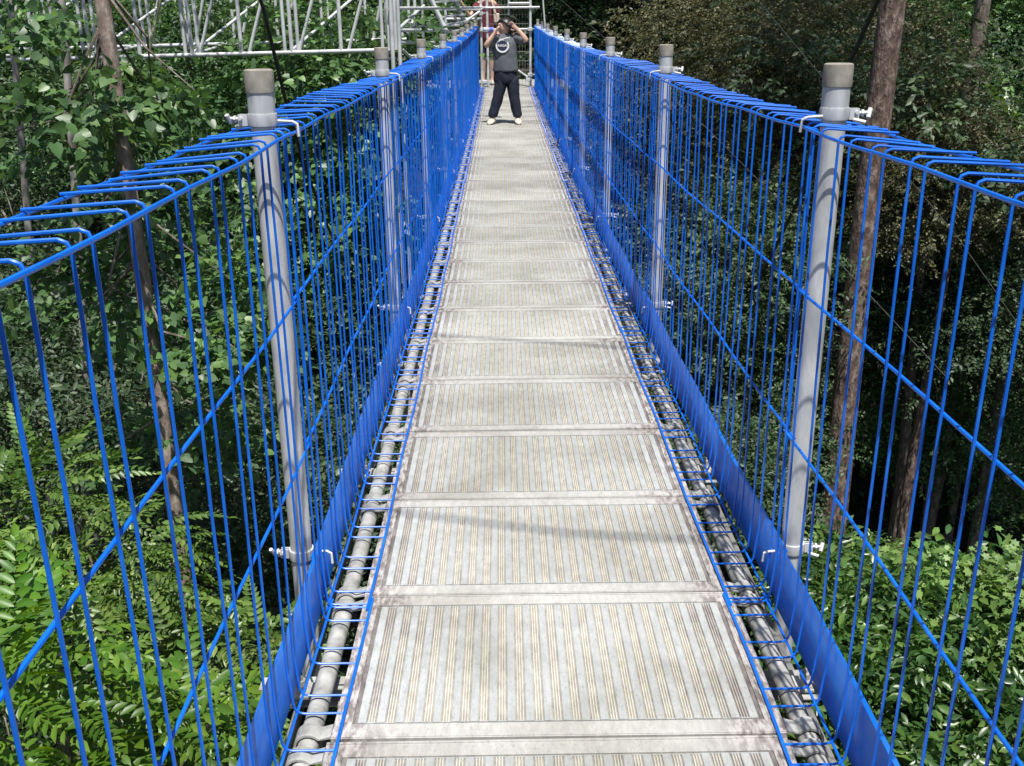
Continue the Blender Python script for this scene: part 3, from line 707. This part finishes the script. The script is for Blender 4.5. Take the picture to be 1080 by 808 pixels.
# hair: a cap over crown, back and sides, with locks
hm = MB(); rr = random.Random(4); nU, nV = 28, 12; vs = []
for i in range(nV+1):
    for j in range(nU):
        a = 2*PI*j/nU; dirh = Vector((math.cos(a), math.sin(a), 0)); fr = max(0, dirh.dot(fd))
        low = 2.45 - 1.65*fr**.5 if fr > 0 else 2.45
        th = low*i/nV; r_ = 1 + .10*rr.random()*(i/nV)
        v = Vector((dirh.x*math.sin(th)*.124*r_, dirh.y*math.sin(th)*.128*r_, math.cos(th)*.116*r_)); vs.append(hc+Vector((0, .004, .016))+v*(1-.16*max(0, fr)*(i/nV))-fd*(.022-.012*max(0, fr)))
hm.add(vs, [(i*nU+j, i*nU+(j+1) % nU, (i+1)*nU+(j+1) % nU, (i+1)*nU+j) for i in range(nV) for j in range(nU)])
ho = hm.build('hair', M_hair, p1); sm = ho.modifiers.new('solid', 'SOLIDIFY'); sm.thickness = .006; sm.offset = -1
# T-shirt
cx_ = hc.x+.012; zs = sL[2]; hem = Q(532, 75.5)[2]
sh = loft([((cx_+.005, 0, hem), .185, .128), ((cx_+.005, 0, hem+.01), .188, .132), ((cx_+.004, -.005, hem+.14), .180, .132), ((cx_, -.008, hem+.27), .183, .130), ((cx_, -.005, hem+.38), .192, .128),
           ((cx_, 0, zs-.05), .196, .112), ((cx_, .002, zs-.005), .180, .094), ((cx_, .002, zs+.028), .120, .080), ((cx_-.002, .0, zs+.045), .082, .078), ((cx_-.003, 0, zs+.052), .074, .070)], 28)
for S_, E2, sg in ((sL, eL, -1), (sR, eR, 1)):
    a = Vector(S_)-Vector((sg*.05, 0, .0)); b = Vector(E2); sh.tube([a, a.lerp(b, .35), a.lerp(b, .62), a.lerp(b, .80)], [.078, .078, .074, .078], 18)
so_ = sh.build('t_shirt', M_shirt, p1); wrinkle(so_, .11, .022)
# print on the chest: ring, disc, letters, swoosh
pc = Vector((Q(529.3, 0)[0], -.148, Q(532, 48)[2]))
def ring(r0, r1, y, a0=0, a1=2*PI, n=48, m=None):
    m = MB(); vs = []; 
    for i in range(n+1):
        a = a0+(a1-a0)*i/n; c = Vector((math.cos(a), 0, math.sin(a)))
        for r, d in ((r0, 0), (r1, 0), (r1, .003), (r0, .003)): vs.append(pc+c*r+Vector((0, y+d, 0)))
    m.add(vs, [(i*4+j, i*4+(j+1) % 4, (i+1)*4+(j+1) % 4, (i+1)*4+j) for i in range(n) for j in range(4)]); return m
m = ring(.074, .098, 0, math.radians(75), math.radians(395))
m.tube([pc+Vector((.02, 0, .092)), pc+Vector((.07, 0, .105)), pc+Vector((.105, 0, .112)), pc+Vector((.108, 0, .085))], [.006, .009, .010, .003], 6)
m.build('print_ring', M_print, so_, smooth=False); ring(.001, .069, .001).build('print_disc', M_printd, so_, smooth=False)
def text_obj(s, size, m, parent, loc, rot, extr=.001, name='lettering'):
    cu = bpy.data.curves.new(name, 'FONT'); cu.body = s; cu.size = size; cu.extrude = extr; cu.align_x = 'CENTER'; cu.align_y = 'CENTER'; cu.offset = size*.02
    t = bpy.data.objects.new('tmp', cu); COL.objects.link(t); bpy.context.view_layer.update()
    me = bpy.data.meshes.new_from_object(t.evaluated_get(bpy.context.evaluated_depsgraph_get())); bpy.data.objects.remove(t)
    me.materials.clear(); me.materials.append(m); o = bpy.data.objects.new(name, me); COL.objects.link(o); o.parent = parent; o.location = loc; o.rotation_euler = rot; return o
text_obj('NASA', .050, M_print, so_, pc+Vector((0, -.003, 0)), (PI/2, 0, 0))
# trousers
tm = loft([((cx_, 0, hem+.06), .165, .112), ((cx_, 0, hem-.04), .172, .118), ((cx_, 0, hem-.13), .178, .120), ((cx_, 0, hem-.17), .16, .10)], 24)
for (hx, kx, ax_, sg) in ((Q(527.5, 0)[0], kL[0], aL[0], -1), (Q(540, 0)[0], kR[0], aR[0], 1)):
    tm.tube([(hx, 0, hem-.03), (hx+.0*sg, 0, hem-.16), ((hx+kx)/2, -.005, (hem+kL[2])/2-.05), (kx, -.01, kL[2]), ((kx+ax_)/2, 0, kL[2]/2+.06), (ax_, 0, .12), (ax_, 0, .085)], [.088, .098, .092, .082, .078, .074, .062], 20)
to = tm.build('trousers', M_trou, p1); wrinkle(to, .09, .022)
for a, sg, nm in ((aL, -1, 0), (aR, 1, 1)):
    fd2 = Vector((sg*.25 if sg < 0 else .08, -1, 0)).normalized(); b = Vector((a[0]+sg*.0, .0, 0)); m = MB(); rings = []
    for t, w_, h_ in ((-.07, .030, .050), (-.055, .042, .060), (0, .046, .070), (.06, .050, .062), (.12, .054, .050), (.165, .044, .036), (.185, .02, .018)):
        rings.append((b+fd2*t+Vector((0, 0, h_*.62+.002)), w_, h_*.62, fd2))
    loft(rings, 18).build('shoe', M_shoe, p1)
# bottle, held at the mouth
mouth = hc + fd*.125 + Vector((0, -.03, -.030)); bd = Vector((-.96, -.28, .02)).normalized()
bt = empty('water_bottle', mouth + Vector(p1.location)); tag(bt, 'clear water bottle with a blue label held to the mouth of the person in grey', 'bottle')
mp, mtp, bp_ = mat('clear plastic'); bp_.inputs['Base Color'].default_value = (.85, .9, .95, 1); bp_.inputs['Transmission Weight'].default_value = .55; bp_.inputs['Roughness'].default_value = .12; bp_.inputs['IOR'].default_value = 1.3
q = MB(); pr = [(.0, .011), (.025, .011), (.028, .014), (.055, .028), (.075, .032), (.12, .031), (.17, .032), (.205, .031), (.21, .024)]
q.tube([bd*t for t, r in pr], [r for t, r in pr], 18); q.build('bottle_body', mp, bt)
q = MB(); q.tube([bd*.066, bd*.125], .0335, 18); q.build('label', flat('violet blue label', (.12, .14, .55), .4), bt)

# second person, behind the gate
P2 = 23.6; p2 = empty('person', (at(514, 60, P2).x, P2, ZE+.02)); tag(p2, 'person in a maroon shirt with bare legs standing behind the gate posts', 'person')
z0 = ZE+.02; Zp = lambda py: at(514, py, P2).z - z0; Xp = lambda px: at(px, 30, P2).x - p2.location.x
sz = Zp(2); hm_ = Zp(45)
V = [(0, 0, hm_+.05, .13, .10), (0, 0, hm_+.35, .12, .09), (0, 0, sz-.08, .15, .10), (0, 0, sz+.04, .08, .07), (-.02, -.01, sz+.14, .055, .055), (-.03, -.02, sz+.24, .07, .08), (-.03, -.02, sz+.33, .09, .10), (-.03, -.01, sz+.41, .07, .08)]
E_ = [(i, i+1) for i in range(7)]
s1, e1, w1 = (-.17, -.02, sz-.03), (Xp(496), -.25, Zp(17)), (Xp(488), -.40, Zp(3)); s2, e2, w2 = (.19, 0, sz-.03), (.27, .05, sz-.36), (.24, -.12, sz-.60)
i1 = addc([(*s1, .055), (*e1, .040), (*w1, .027)], 3); i2 = addc([(*s2, .055), (*e2, .040), (*w2, .027)], 3)
hand(V, E_, w1, (-.3, -.2, .9), (.9, 0, .2), (.1, -.8, .1), i1); hand(V, E_, w2, (-.1, -.3, -.9), (0, -.9, .1), (-.8, 0, -.1), i2)
for sx in (-.09, .09): addc([(sx, 0, hm_-.06, .095), (sx*1.1, -.01, hm_*.50, .062), (sx*1.15, .02, hm_*.32, .062), (sx*1.1, .01, .10, .040), (sx*1.1, -.03, .045, .04), (sx*1.2, -.14, .03, .04, .022)], 0)
b2 = skin_obj('body', V, E_, M_skin, p2, 2)
sh = loft([((0, 0, hm_-.02), .19, .14), ((0, 0, hm_+.2), .19, .14), ((0, 0, sz-.25), .205, .135), ((0, 0, sz-.03), .20, .11), ((0, 0, sz+.04), .12, .08), ((0, 0, sz+.07), .07, .065)], 24)
for S_, E2 in ((s1, e1), (s2, e2)): a = Vector(S_); sh.tube([a, a.lerp(Vector(E2), .45), a.lerp(Vector(E2), .75)], [.09, .088, .084], 14)
wrinkle(sh.build('shirt', M_maroon, p2), .1, .02)
sh = loft([((0, 0, hm_+.1), .16, .12), ((0, 0, hm_-.08), .17, .125)], 20)
for sx in (-.09, .09): sh.tube([(sx, 0, hm_), (sx, 0, hm_-.16), (sx*1.1, 0, hm_-.30)], [.10, .10, .10], 14)
sh.build('shorts', M_trou, p2)
hq = MB(); hq.lathe([(.001, .12), (.06, .10), (.095, .03), (.098, -.03), (.07, -.07), (.001, -.07)], 18, (-.03, .0, sz+.36)); hq.build('hair', M_hair, p2)
for sx in (-.1, .1): loft([((sx*1.05, .06, .04), .03, .04, (0, -1, 0)), ((sx*1.1, -.02, .045), .045, .045, (0, -1, 0)), ((sx*1.2, -.17, .03), .045, .028, (0, -1, 0)), ((sx*1.2, -.19, .02), .02, .015, (0, -1, 0))], 14).build('shoe', M_shoe, p2)
bag = empty('shoulder_bag', Vector(p2.location)+Vector((.13, -.13, sz-.1))); tag(bag, 'cream shoulder bag with a strap worn by the person in maroon', 'bag')
q = MB(); q.tube([(-.02, .02, .12), (.02, -.01, .02), (.06, -.02, -.14)], [.02, .026, .026], 8); q.build('strap', M_shoe, bag)
q = MB(); q.box((.09, .0, -.24), (.13, .07, .2)); q.build('pouch', M_shoe, bag, bevel=.02)

# ------------------------------------------------------------------ vegetation
def B(px, py, D, rx, ry=None, rz=None):
    return (tuple(at(px, py, D)), (rx, ry or rx, rz or rx*.8))
def T(label, blobs, count, kind, leaf, base=None, **kw):
    c = np.mean([b[0] for b in blobs], 0) if base is None else base
    zt = float(np.mean([b[0][2] for b in blobs])) - .25*float(np.mean([b[1][2] for b in blobs]))
    gzv = float(ground(c[0], c[1])) - .2 if len(c) < 3 or base is None else base[2]
    return tree(label, (c[0], c[1]), zt-gzv, blobs, count, kind, leaf, **kw)
GL = 'trees on the left of the walkway'; GR = 'trees on the right of the walkway'
# --- left side, near
a0, a1 = at(168, 600, 8.0), at(100, -40, 8.2)
vt = empty('vine_covered_tree', (a0.x, a0.y, float(ground(a0.x, a0.y))-.2)); tag(vt, 'slender grey brown trunk behind the nearest left fence panel, hung with heart-shaped leaves', 'tree', GL)
def rel(p, o): return tuple(Vector(p)-Vector(o.location))
trunk_mesh('trunk', (0, 0, 0), rel(at(92, -120, 8.2), vt), .085, .058, M_barkv, vt, wob=.12, seed=3)
vb = [(100,108),(130,95),(160,88),(205,95),(215,116),(105,150),(150,175),(88,160),(20,14),(50,8),(62,135),(12,140),(120,240),(95,215),(170,262),(200,330),(60,290),(35,310),(240,335),(250,300),(150,400),(105,335),(240,400),(215,430),(120,470),(185,470),(265,455),(215,500),(75,345),(170,360),(250,370),(110,180),(135,270),(150,320),(160,440),(100,70),(290,400),(160,215)]
vb = [B(x, y, 7.85+((i*37) % 10)*.2, .24, .3, .2) for i, (x, y) in enumerate(vb)]
parts, cen = crown_parts([(np.array(c)-np.array(vt.location), a) for c, a in vb], 760, 'heart', .78, np.random.default_rng(5), up=-.1, clump=80, csize=.30)
o = bpy.data.objects.new('leafy_vine', leaf_mesh('leafy_vine', parts, ML['heart'])); COL.objects.link(o); o.parent = vt
q = MB(); rr = random.Random(8)
for c, a in vb:
    p = Vector(rel(c, vt)); t = (p.z)/(Vector(rel(at(92, -120, 8.2), vt)).z); s_ = Vector(rel(at(92, -120, 8.2), vt))*max(.05, min(1, t+.06)); mpt = (p+s_)/2+Vector((rr.uniform(-.2, .2), rr.uniform(-.2, .2), rr.uniform(-.25, .1)))
    q.tube([s_, mpt, p], [.014, .010, .005], 5, cap=False)
q.build('vine_stems', M_bark, vt)
T('feathery-leaved tree with light green fronds at the lower left, below the fence', [B(20, 545, 7.4, .8, .8, .40), B(100, 600, 7.0, .6, .7, .36), B(175, 665, 6.8, .5, .7, .34), B(255, 700, 6.6, .5, .7, .34), B(150, 730, 6.0, .6, .6, .36), B(-60, 600, 7.2, .9, .9, .5), B(270, 770, 6.0, .5, .6, .36), B(60, 680, 6.5, .7, .6, .3)],
  640, 'pinn', 'pinn', r0=.09, scale=.80, seed=11, group=GL, up=.25, clump=90, csize=.27)
T('sapling with broad glossy leaflets in the bottom left corner', [B(30, 730, 5.2, .55, .5, .38), B(110, 760, 5.0, .5, .5, .36), B(-60, 700, 5.2, .6, .6, .4), B(170, 820, 4.8, .45, .5, .36), B(70, 850, 4.6, .6, .5, .35)],
  150, 'bigp', 'bigp', r0=.05, scale=.72, seed=12, group=GL, up=.15, clump=60, csize=.30)
# --- left side, behind
LT = [
 ('tree with heart-shaped leaves filling the gap between the nearest and second left posts', [B(345, 110, 17, 1.5, 1.8, 1.5), B(310, 210, 16, 1.4, 1.8, 1.3), B(350, 250, 18, 1.3, 1.6, 1.2)], 2200, 'heart', 'heart', 1.0, M_bark),
 ('bushy tree with mid green leaves under the left end of the truss', [B(30, 160, 19.5, 2.2, 1.4, 1.6), B(-50, 260, 17.5, 2, 1.8, 1.5), B(90, 330, 16.5, 1.8, 1.6, 1.2)], 2400, 'mid', 'dark', 1.0, M_barkp),
 ('tree with dense green leaves behind the middle of the truss', [B(200, 20, 21, 2.6, 2, 1.8), B(150, 150, 19, 2.2, 2, 1.5), B(250, 110, 19, 2.0, 2, 1.5)], 2800, 'mid', 'heart', 1.05, M_bark),
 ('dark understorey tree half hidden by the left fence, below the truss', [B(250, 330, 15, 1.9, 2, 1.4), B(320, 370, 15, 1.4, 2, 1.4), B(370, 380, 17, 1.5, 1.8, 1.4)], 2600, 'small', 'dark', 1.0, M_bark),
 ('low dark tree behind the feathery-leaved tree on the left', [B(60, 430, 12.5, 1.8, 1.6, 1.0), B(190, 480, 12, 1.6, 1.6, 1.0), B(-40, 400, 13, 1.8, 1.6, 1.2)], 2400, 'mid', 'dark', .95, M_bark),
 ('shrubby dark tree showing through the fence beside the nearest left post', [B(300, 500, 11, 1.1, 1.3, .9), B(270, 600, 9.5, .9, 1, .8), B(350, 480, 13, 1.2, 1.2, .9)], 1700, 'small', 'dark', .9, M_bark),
 ('tall tree showing through the upper bays of the truss at the far left', [B(30, -20, 24, 3, 2.5, 2.2), B(-80, 60, 24, 3, 2.5, 2.5), B(110, 40, 23, 2.4, 2.2, 1.8)], 3000, 'mid', 'bright', 1.15, M_barkp),
 ('bright green tree behind the scaffold tower', [B(400, 60, 31, 3.2, 2.5, 2.2), B(340, 10, 30, 3, 2.5, 2.4), B(460, 50, 33, 3, 2.5, 2.2)], 3200, 'mid', 'bright', 1.3, M_bark),
 ('dark green tree standing straight behind the gate frame', [B(520, 30, 35, 3.2, 2.5, 2.6), B(570, 60, 34, 2.6, 2.5, 2.0), B(500, -20, 37, 3.4, 2.5, 2.4)], 3200, 'small', 'dark', 1.5, M_bark),
]
for i, (lab, bl, n, kd, lf, sc_, bk) in enumerate(LT): T(lab, bl, n, kd, lf, bark=bk, r0=.14, scale=sc_, seed=30+i, group=GL if i < 7 else 'trees beyond the far end', csize=.26)
for i, (p, D, r, lab) in enumerate((((14, 110, 38, 620), 14.6, .055, 'pale lichen-spotted trunk at the far left edge beneath the truss'), ((44, 80, 60, 500), 13.4, .06, 'thin pale trunk second from the left edge beneath the truss'), ((395, -60, 352, 420), 18.5, .10, 'dark slim trunk behind the second left post'),
                                   ((205, 250, 212, 420), 19, .06, 'thin grey stem standing in the dark gap left of the nearest left post'))):
    a, b = at(p[0], p[1], D), at(p[2], p[3], D); g0 = float(ground(b.x, b.y))-.2
    top = a + (a-b).normalized()*4; ro = empty('slim_tree', (b.x, b.y, g0)); tag(ro, lab, 'tree', GL)
    trunk_mesh('trunk', (0, 0, 0), rel(top, ro), r*1.2, r*.7, M_barkp if i < 2 else M_bark, ro, wob=.15, seed=50+i)
    parts, cen = crown_parts([(np.array(rel(top, ro)), (1.6, 1.6, 1.2))], 260, 'mid', 1.0, np.random.default_rng(60+i))
    o = bpy.data.objects.new('crown', leaf_mesh('crown', parts, ML['dark'])); COL.objects.link(o); o.parent = ro
# --- right side: big trunks
def big_tree(px, py0, py1, D, r, lab, bark, seed, crown_up=10, px1=None, cr=3.2, cn=1600):
    a, b = at(px, py0, D), at(px1 if px1 is not None else px, py1, D); b.x = a.x + (b.x-a.x); g0 = float(ground(b.x, b.y))-.3
    ro = empty('tall_tree', (b.x, b.y, g0)); tag(ro, lab, 'tree', GR)
    top = Vector((a.x+.3, a.y, a.z+crown_up)); trunk_mesh('trunk', (0, 0, 0), rel(top, ro), r*1.1, r*.6, bark, ro, wob=.10, seed=seed)
    c = np.array(rel(top, ro)); parts, cen = crown_parts([(c+np.array((0, 0, 1.)), (cr, cr, cr*.6)), (c+np.array((cr*.6, 1, 0)), (cr*.7, cr*.7, cr*.45)), (c+np.array((.5, cr*.7, .3)), (cr*.7, cr*.7, cr*.45))], cn, 'small', 1.15, np.random.default_rng(seed))
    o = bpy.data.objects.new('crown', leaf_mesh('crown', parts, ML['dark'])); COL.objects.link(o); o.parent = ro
    m = MB(); rr = random.Random(seed)
    for k in range(9):
        e = cen[rr.randrange(len(cen))]; s_ = Vector(c)*rr.uniform(.88, .98); m.tube([s_, (s_+Vector(e))/2+Vector((0, 0, .3)), Vector(e)], [r*.3, r*.2, .02], 6, cap=False)
    m.build('limbs', bark, ro); return ro
big_tree(932, 0, 520, 14.5, .215, 'thick reddish brown trunk rising behind the nearest right post', M_barkr, 70, px1=886)
big_tree(1027, 0, 160, 21, .17, 'grey brown trunk near the top right corner', M_bark, 71, px1=1012, cr=2.6)
big_tree(966, 380, 600, 16.5, .10, 'slim dark trunk standing in the dark gap above the glossy bush', M_barkr, 72, px1=952, crown_up=3.2, cr=1.8, cn=700)
big_tree(836, 300, 560, 19, .11, 'thin brown trunk seen through the fence left of the nearest right post', M_bark, 73, px1=822, crown_up=3, cr=2, cn=700)
RT_ = [
 ('dark olive tree with fine leaves behind the third and second right posts', [B(760, 60, 24, 2.6, 2.4, 1.9), B(710, 140, 23, 2.2, 2.2, 1.6), B(830, 130, 23, 2.2, 2.2, 1.6), B(800, 10, 25, 2.2, 2.2, 1.6)], 5200, 'fine', 'olive', 1.0, M_bark),
 ('dark fine-leaved tree behind the cap of the nearest right post', [B(880, 60, 20, 2.0, 2.0, 1.5), B(870, 180, 19, 1.9, 1.9, 1.4), B(820, 230, 19, 1.6, 1.7, 1.2)], 4000, 'fine', 'olive', .9, M_bark),
 ('brownish small-leaved tree between the two big trunks at the upper right', [B(985, 130, 17.5, 1.1, 1.2, 1.1), B(1020, 190, 17, 1.1, 1.1, 1.0), B(960, 210, 16.5, .9, 1, .8)], 2600, 'fine', 'olive', .75, M_bark),
 ('olive tree with small brown-green leaves right of the gate', [B(615, 30, 38, 2.2, 2.2, 2.3), B(640, 85, 37, 2.2, 2, 1.6), B(590, 50, 38, 1.6, 2, 1.6)], 3600, 'fine', 'olive', 1.1, M_bark),
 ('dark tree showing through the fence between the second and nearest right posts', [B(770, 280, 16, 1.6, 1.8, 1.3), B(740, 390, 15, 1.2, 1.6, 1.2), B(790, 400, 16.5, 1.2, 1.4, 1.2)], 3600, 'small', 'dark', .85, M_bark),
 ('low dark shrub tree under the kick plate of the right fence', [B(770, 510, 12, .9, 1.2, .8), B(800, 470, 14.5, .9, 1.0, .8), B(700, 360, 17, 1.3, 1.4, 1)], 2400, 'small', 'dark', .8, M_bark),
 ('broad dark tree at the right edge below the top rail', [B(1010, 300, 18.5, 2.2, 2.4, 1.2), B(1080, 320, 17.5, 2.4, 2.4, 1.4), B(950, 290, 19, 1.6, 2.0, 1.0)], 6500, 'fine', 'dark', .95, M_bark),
 ('dark tree filling the shade right of the thick reddish trunk', [B(990, 430, 18.5, 2.0, 1.5, 1.1), B(1080, 470, 18, 2, 1.5, 1.2), B(920, 430, 19, 1.6, 1.5, 1.0)], 3200, 'small', 'bright', .9, M_bark),
 ('light green leafy tree at the far right top corner', [B(1050, 60, 30, 2.6, 2.2, 2.2), B(1090, 150, 28, 2.4, 2, 2), B(1000, 30, 32, 2.4, 2.2, 2)], 3600, 'small', 'bright', 1.2, M_bark),
 ('bright leafy tree behind the thick reddish trunk', [B(950, 70, 27, 2.0, 1.8, 1.7), B(970, 130, 26, 1.6, 1.8, 1.3), B(905, 20, 28, 2.2, 2, 1.6)], 3000, 'small', 'bright', 1.0, M_bark),
]
for i, (lab, bl, n, kd, lf, sc_, bk) in enumerate(RT_): T(lab, bl, n, kd, lf, bark=bk, r0=.13, scale=sc_, seed=80+i, group=GR, csize=.22)
# --- right side: near bush and vine
T('dense bush of glossy dark green leaves at the lower right, below the fence', [B(940, 700, 5.6, .70, .6, .50), B(1020, 680, 6.0, .75, .7, .50), B(1090, 740, 5.6, .8, .7, .6), B(960, 790, 5.0, .6, .6, .5), B(1050, 830, 4.8, .7, .6, .5), B(900, 640, 6.8, .6, .6, .4), B(1150, 680, 6.2, .8, .7, .6)],
  4200, 'gloss', 'gloss', name='glossy_bush', cat='bush', r0=.05, scale=.95, seed=95, up=.6, clump=420, csize=.15, limbs=24)
T('light green lobed-leaf vine sprawling over the top of the glossy bush', [B(1020, 610, 5.9, .34, .3, .14), B(1060, 650, 5.7, .32, .3, .22), B(1010, 660, 5.6, .22, .2, .14), B(1100, 620, 5.9, .4, .3, .2), B(940, 612, 6.3, .22, .2, .12)],
  330, 'lobed', 'lobed', name='climbing_vine', cat='vine', r0=.02, scale=.85, seed=96, up=.1, clump=60, csize=.2)
T('small-leaved yellowish shrub at the foot of the nearest right post', [B(870, 610, 8.0, .35, .4, .26), B(900, 600, 8.6, .35, .4, .24), B(850, 650, 7.2, .35, .4, .28), B(940, 615, 8.4, .4, .4, .2)],
  900, 'small', 'lobed', name='shrub', cat='shrub', r0=.05, scale=.55, seed=97, clump=120, csize=.2)
# --- banana plants and palms
def banana(label, c, n, L, W, seed, leaf='banana'):
    r = random.Random(seed); c = Vector(c); g0 = float(ground(c.x, c.y))-.2; ro = empty('banana_plant', (c.x, c.y, g0)); tag(ro, label, 'plant', 'big-leaved plants on the slopes')
    h = c.z-g0; q = MB(); q.tube([(0, 0, 0), (.05, 0, h*.5), (0, 0, h)], [.10, .08, .05], 10); q.build('stem', M_bark, ro)
    for k in range(n):
        a = 2*PI*k/n + r.uniform(-.3, .3); el = r.uniform(.5, 1.25); LL = L*r.uniform(.75, 1.1); m = MB(); vs = []; S = 12
        for i in range(S+1):
            t = i/S; e = el - 1.5*t*t*r.uniform(.9, 1.05); rr_ = t*LL*math.cos(el*.7)*.95; z = h + LL*(math.sin(el)*t - .75*t*t*math.cos(el))
            d = Vector((math.cos(a), math.sin(a), 0)); sd_ = Vector((-d.y, d.x, 0)); wd = W*math.sin(PI*min(1, max(0, (t-.12)/.88)))**.6 if t > .12 else .012
            p = d*rr_ + Vector((0, 0, z)); vs += [p+sd_*wd+Vector((0, 0, -.25*wd+r.uniform(-.01, .01))), p, p-sd_*wd+Vector((0, 0, -.25*wd+r.uniform(-.01, .01)))]
        m.add(vs, [(i*3+j, i*3+j+1, i*3+3+j+1, i*3+3+j) for i in range(S) for j in (0, 1)]); m.build('frond', ML[leaf], ro)
banana('banana plant with long light green leaves at the right edge', at(1066, 128, 18.5), 9, 1.15, .11, 1)
banana('banana plant with drooping leaves below the other at the right edge', at(1090, 170, 17.5), 8, 1.0, .10, 2)
banana('broad-leaved plant on the far slope above the second right post', at(692, 45, 38), 10, 1.9, .22, 3)
banana('broad-leaved plant on the far slope right of the olive tree', at(668, 42, 40), 10, 1.8, .2, 4)
banana('large-leaved plant high on the far slope near the top edge', at(722, 22, 42), 10, 1.8, .2, 5)
# --- far wooded slopes
arch = []
for i, (kd, lf, n, sc_) in enumerate((('small', 'bright', 2600, 1.5), ('small', 'dark', 2600, 1.5), ('mid', 'bright', 2200, 1.5), ('fine', 'olive', 2600, 1.5))):
    rs = np.random.default_rng(200+i); ms = []
    bl = [((0, 0, 6.5), (3.2, 3.2, 2.4)), ((1.6, -.8, 5), (2.2, 2.2, 1.6)), ((-1.8, .6, 5.4), (2.2, 2.2, 1.6)), ((0, -1.5, 4.0), (2.4, 1.8, 1.6))]
    parts, cen = crown_parts(bl, n, kd, sc_, rs, csize=.24); arch.append((leaf_mesh('crown', parts, ML[lf]), [cen[j] for j in rs.choice(len(cen), 9, replace=False)]))
tr_me = []
for i, (me, cc) in enumerate(arch):
    o = trunk_mesh('trunk', (0, 0, 0), (.2, .1, 6.6), .22, .10, M_bark, None, cc, .2, 210+i); tr_me.append(o.data); bpy.data.objects.remove(o)
rf = random.Random(77); spots = []
for row, (D, n) in enumerate(((30, 9), (38, 11), (48, 11), (62, 12), (80, 12))):
    for i in range(n):
        u_ = -0.68 + 1.36*(i+.5)/n + rf.uniform(-.04, .04); x = u_*D; y = D + rf.uniform(-2.5, 2.5)
        if abs(x) < 4.5 and y < 33: continue
        spots.append((row, u_, x, y))
adj = {0: 'bright green', 1: 'dark green', 2: 'broad-leaved green', 3: 'olive green'}
rows = ['nearest row', 'second row', 'third row', 'fourth row', 'farthest row']
for row, u_, x, y in spots:
    k = rf.choice((0, 1, 1, 2, 3)) if u_ < .05 or u_ > .2 else rf.choice((0, 1, 2)); s_ = rf.uniform(.85, 1.25)*(1+.12*row)
    ro = empty('hillside_tree', (x, y, float(ground(x, y))-.3), rf.uniform(0, 6.28)); ro.scale = (s_, s_, s_*rf.uniform(.9, 1.15))
    pxx = int(540 + 1050*(x+.107)/max(y, 1)*.95)
    side = ('left' if pxx < 500 else 'right' if pxx > 580 else 'middle')
    a_ = adj[k]; idx = sum(1 for q_ in spots if q_[0] == row and q_[1] < u_)
    tag(ro, '%s tree on the wooded slope, %s of trees, %s from the left' % (a_, rows[row], nth(idx)), 'tree', 'trees on the far wooded slopes')
    for me, nm in ((tr_me[k], 'trunk'), (arch[k][0], 'crown')):
        c = bpy.data.objects.new(nm, me); COL.objects.link(c); c.parent = ro
# --- undergrowth
def undergrowth():
    r = np.random.default_rng(9); n = 42000
    D = 6 + 62*r.random(n)**1.25; u_ = r.uniform(-.80, .80, n); x = u_*D; y = D
    keep = ~((np.abs(x) < 1.6) & (y < 26)) & ~((np.abs(x) < 2.8) & (y > 14) & (y < 27)); x, y = x[keep], y[keep]; n = len(x)
    z = ground(x, y) + .15 + 1.5*r.random(n)**2 + .5*np.clip(np.sin(x*1.1)*np.cos(y*.8), 0, 1)
    pos = np.c_[x, y, z]; yd = r.normal(size=(n, 3)); yd[:, 2] = np.abs(yd[:, 2])*.4; zd = np.array([0, 0, 1.]) + r.normal(size=(n, 3))*.35
    R = rot_to(yd, zd); s = r.uniform(.8, 1.6, n)*(1+y/55); k = r.integers(0, 4, n); parts = []
    for j in range(4):
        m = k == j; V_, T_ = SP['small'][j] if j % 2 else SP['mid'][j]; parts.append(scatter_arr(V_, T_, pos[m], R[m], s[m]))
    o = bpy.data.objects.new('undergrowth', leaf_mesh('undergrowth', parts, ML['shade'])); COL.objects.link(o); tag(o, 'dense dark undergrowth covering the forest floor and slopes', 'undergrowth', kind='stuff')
undergrowth()
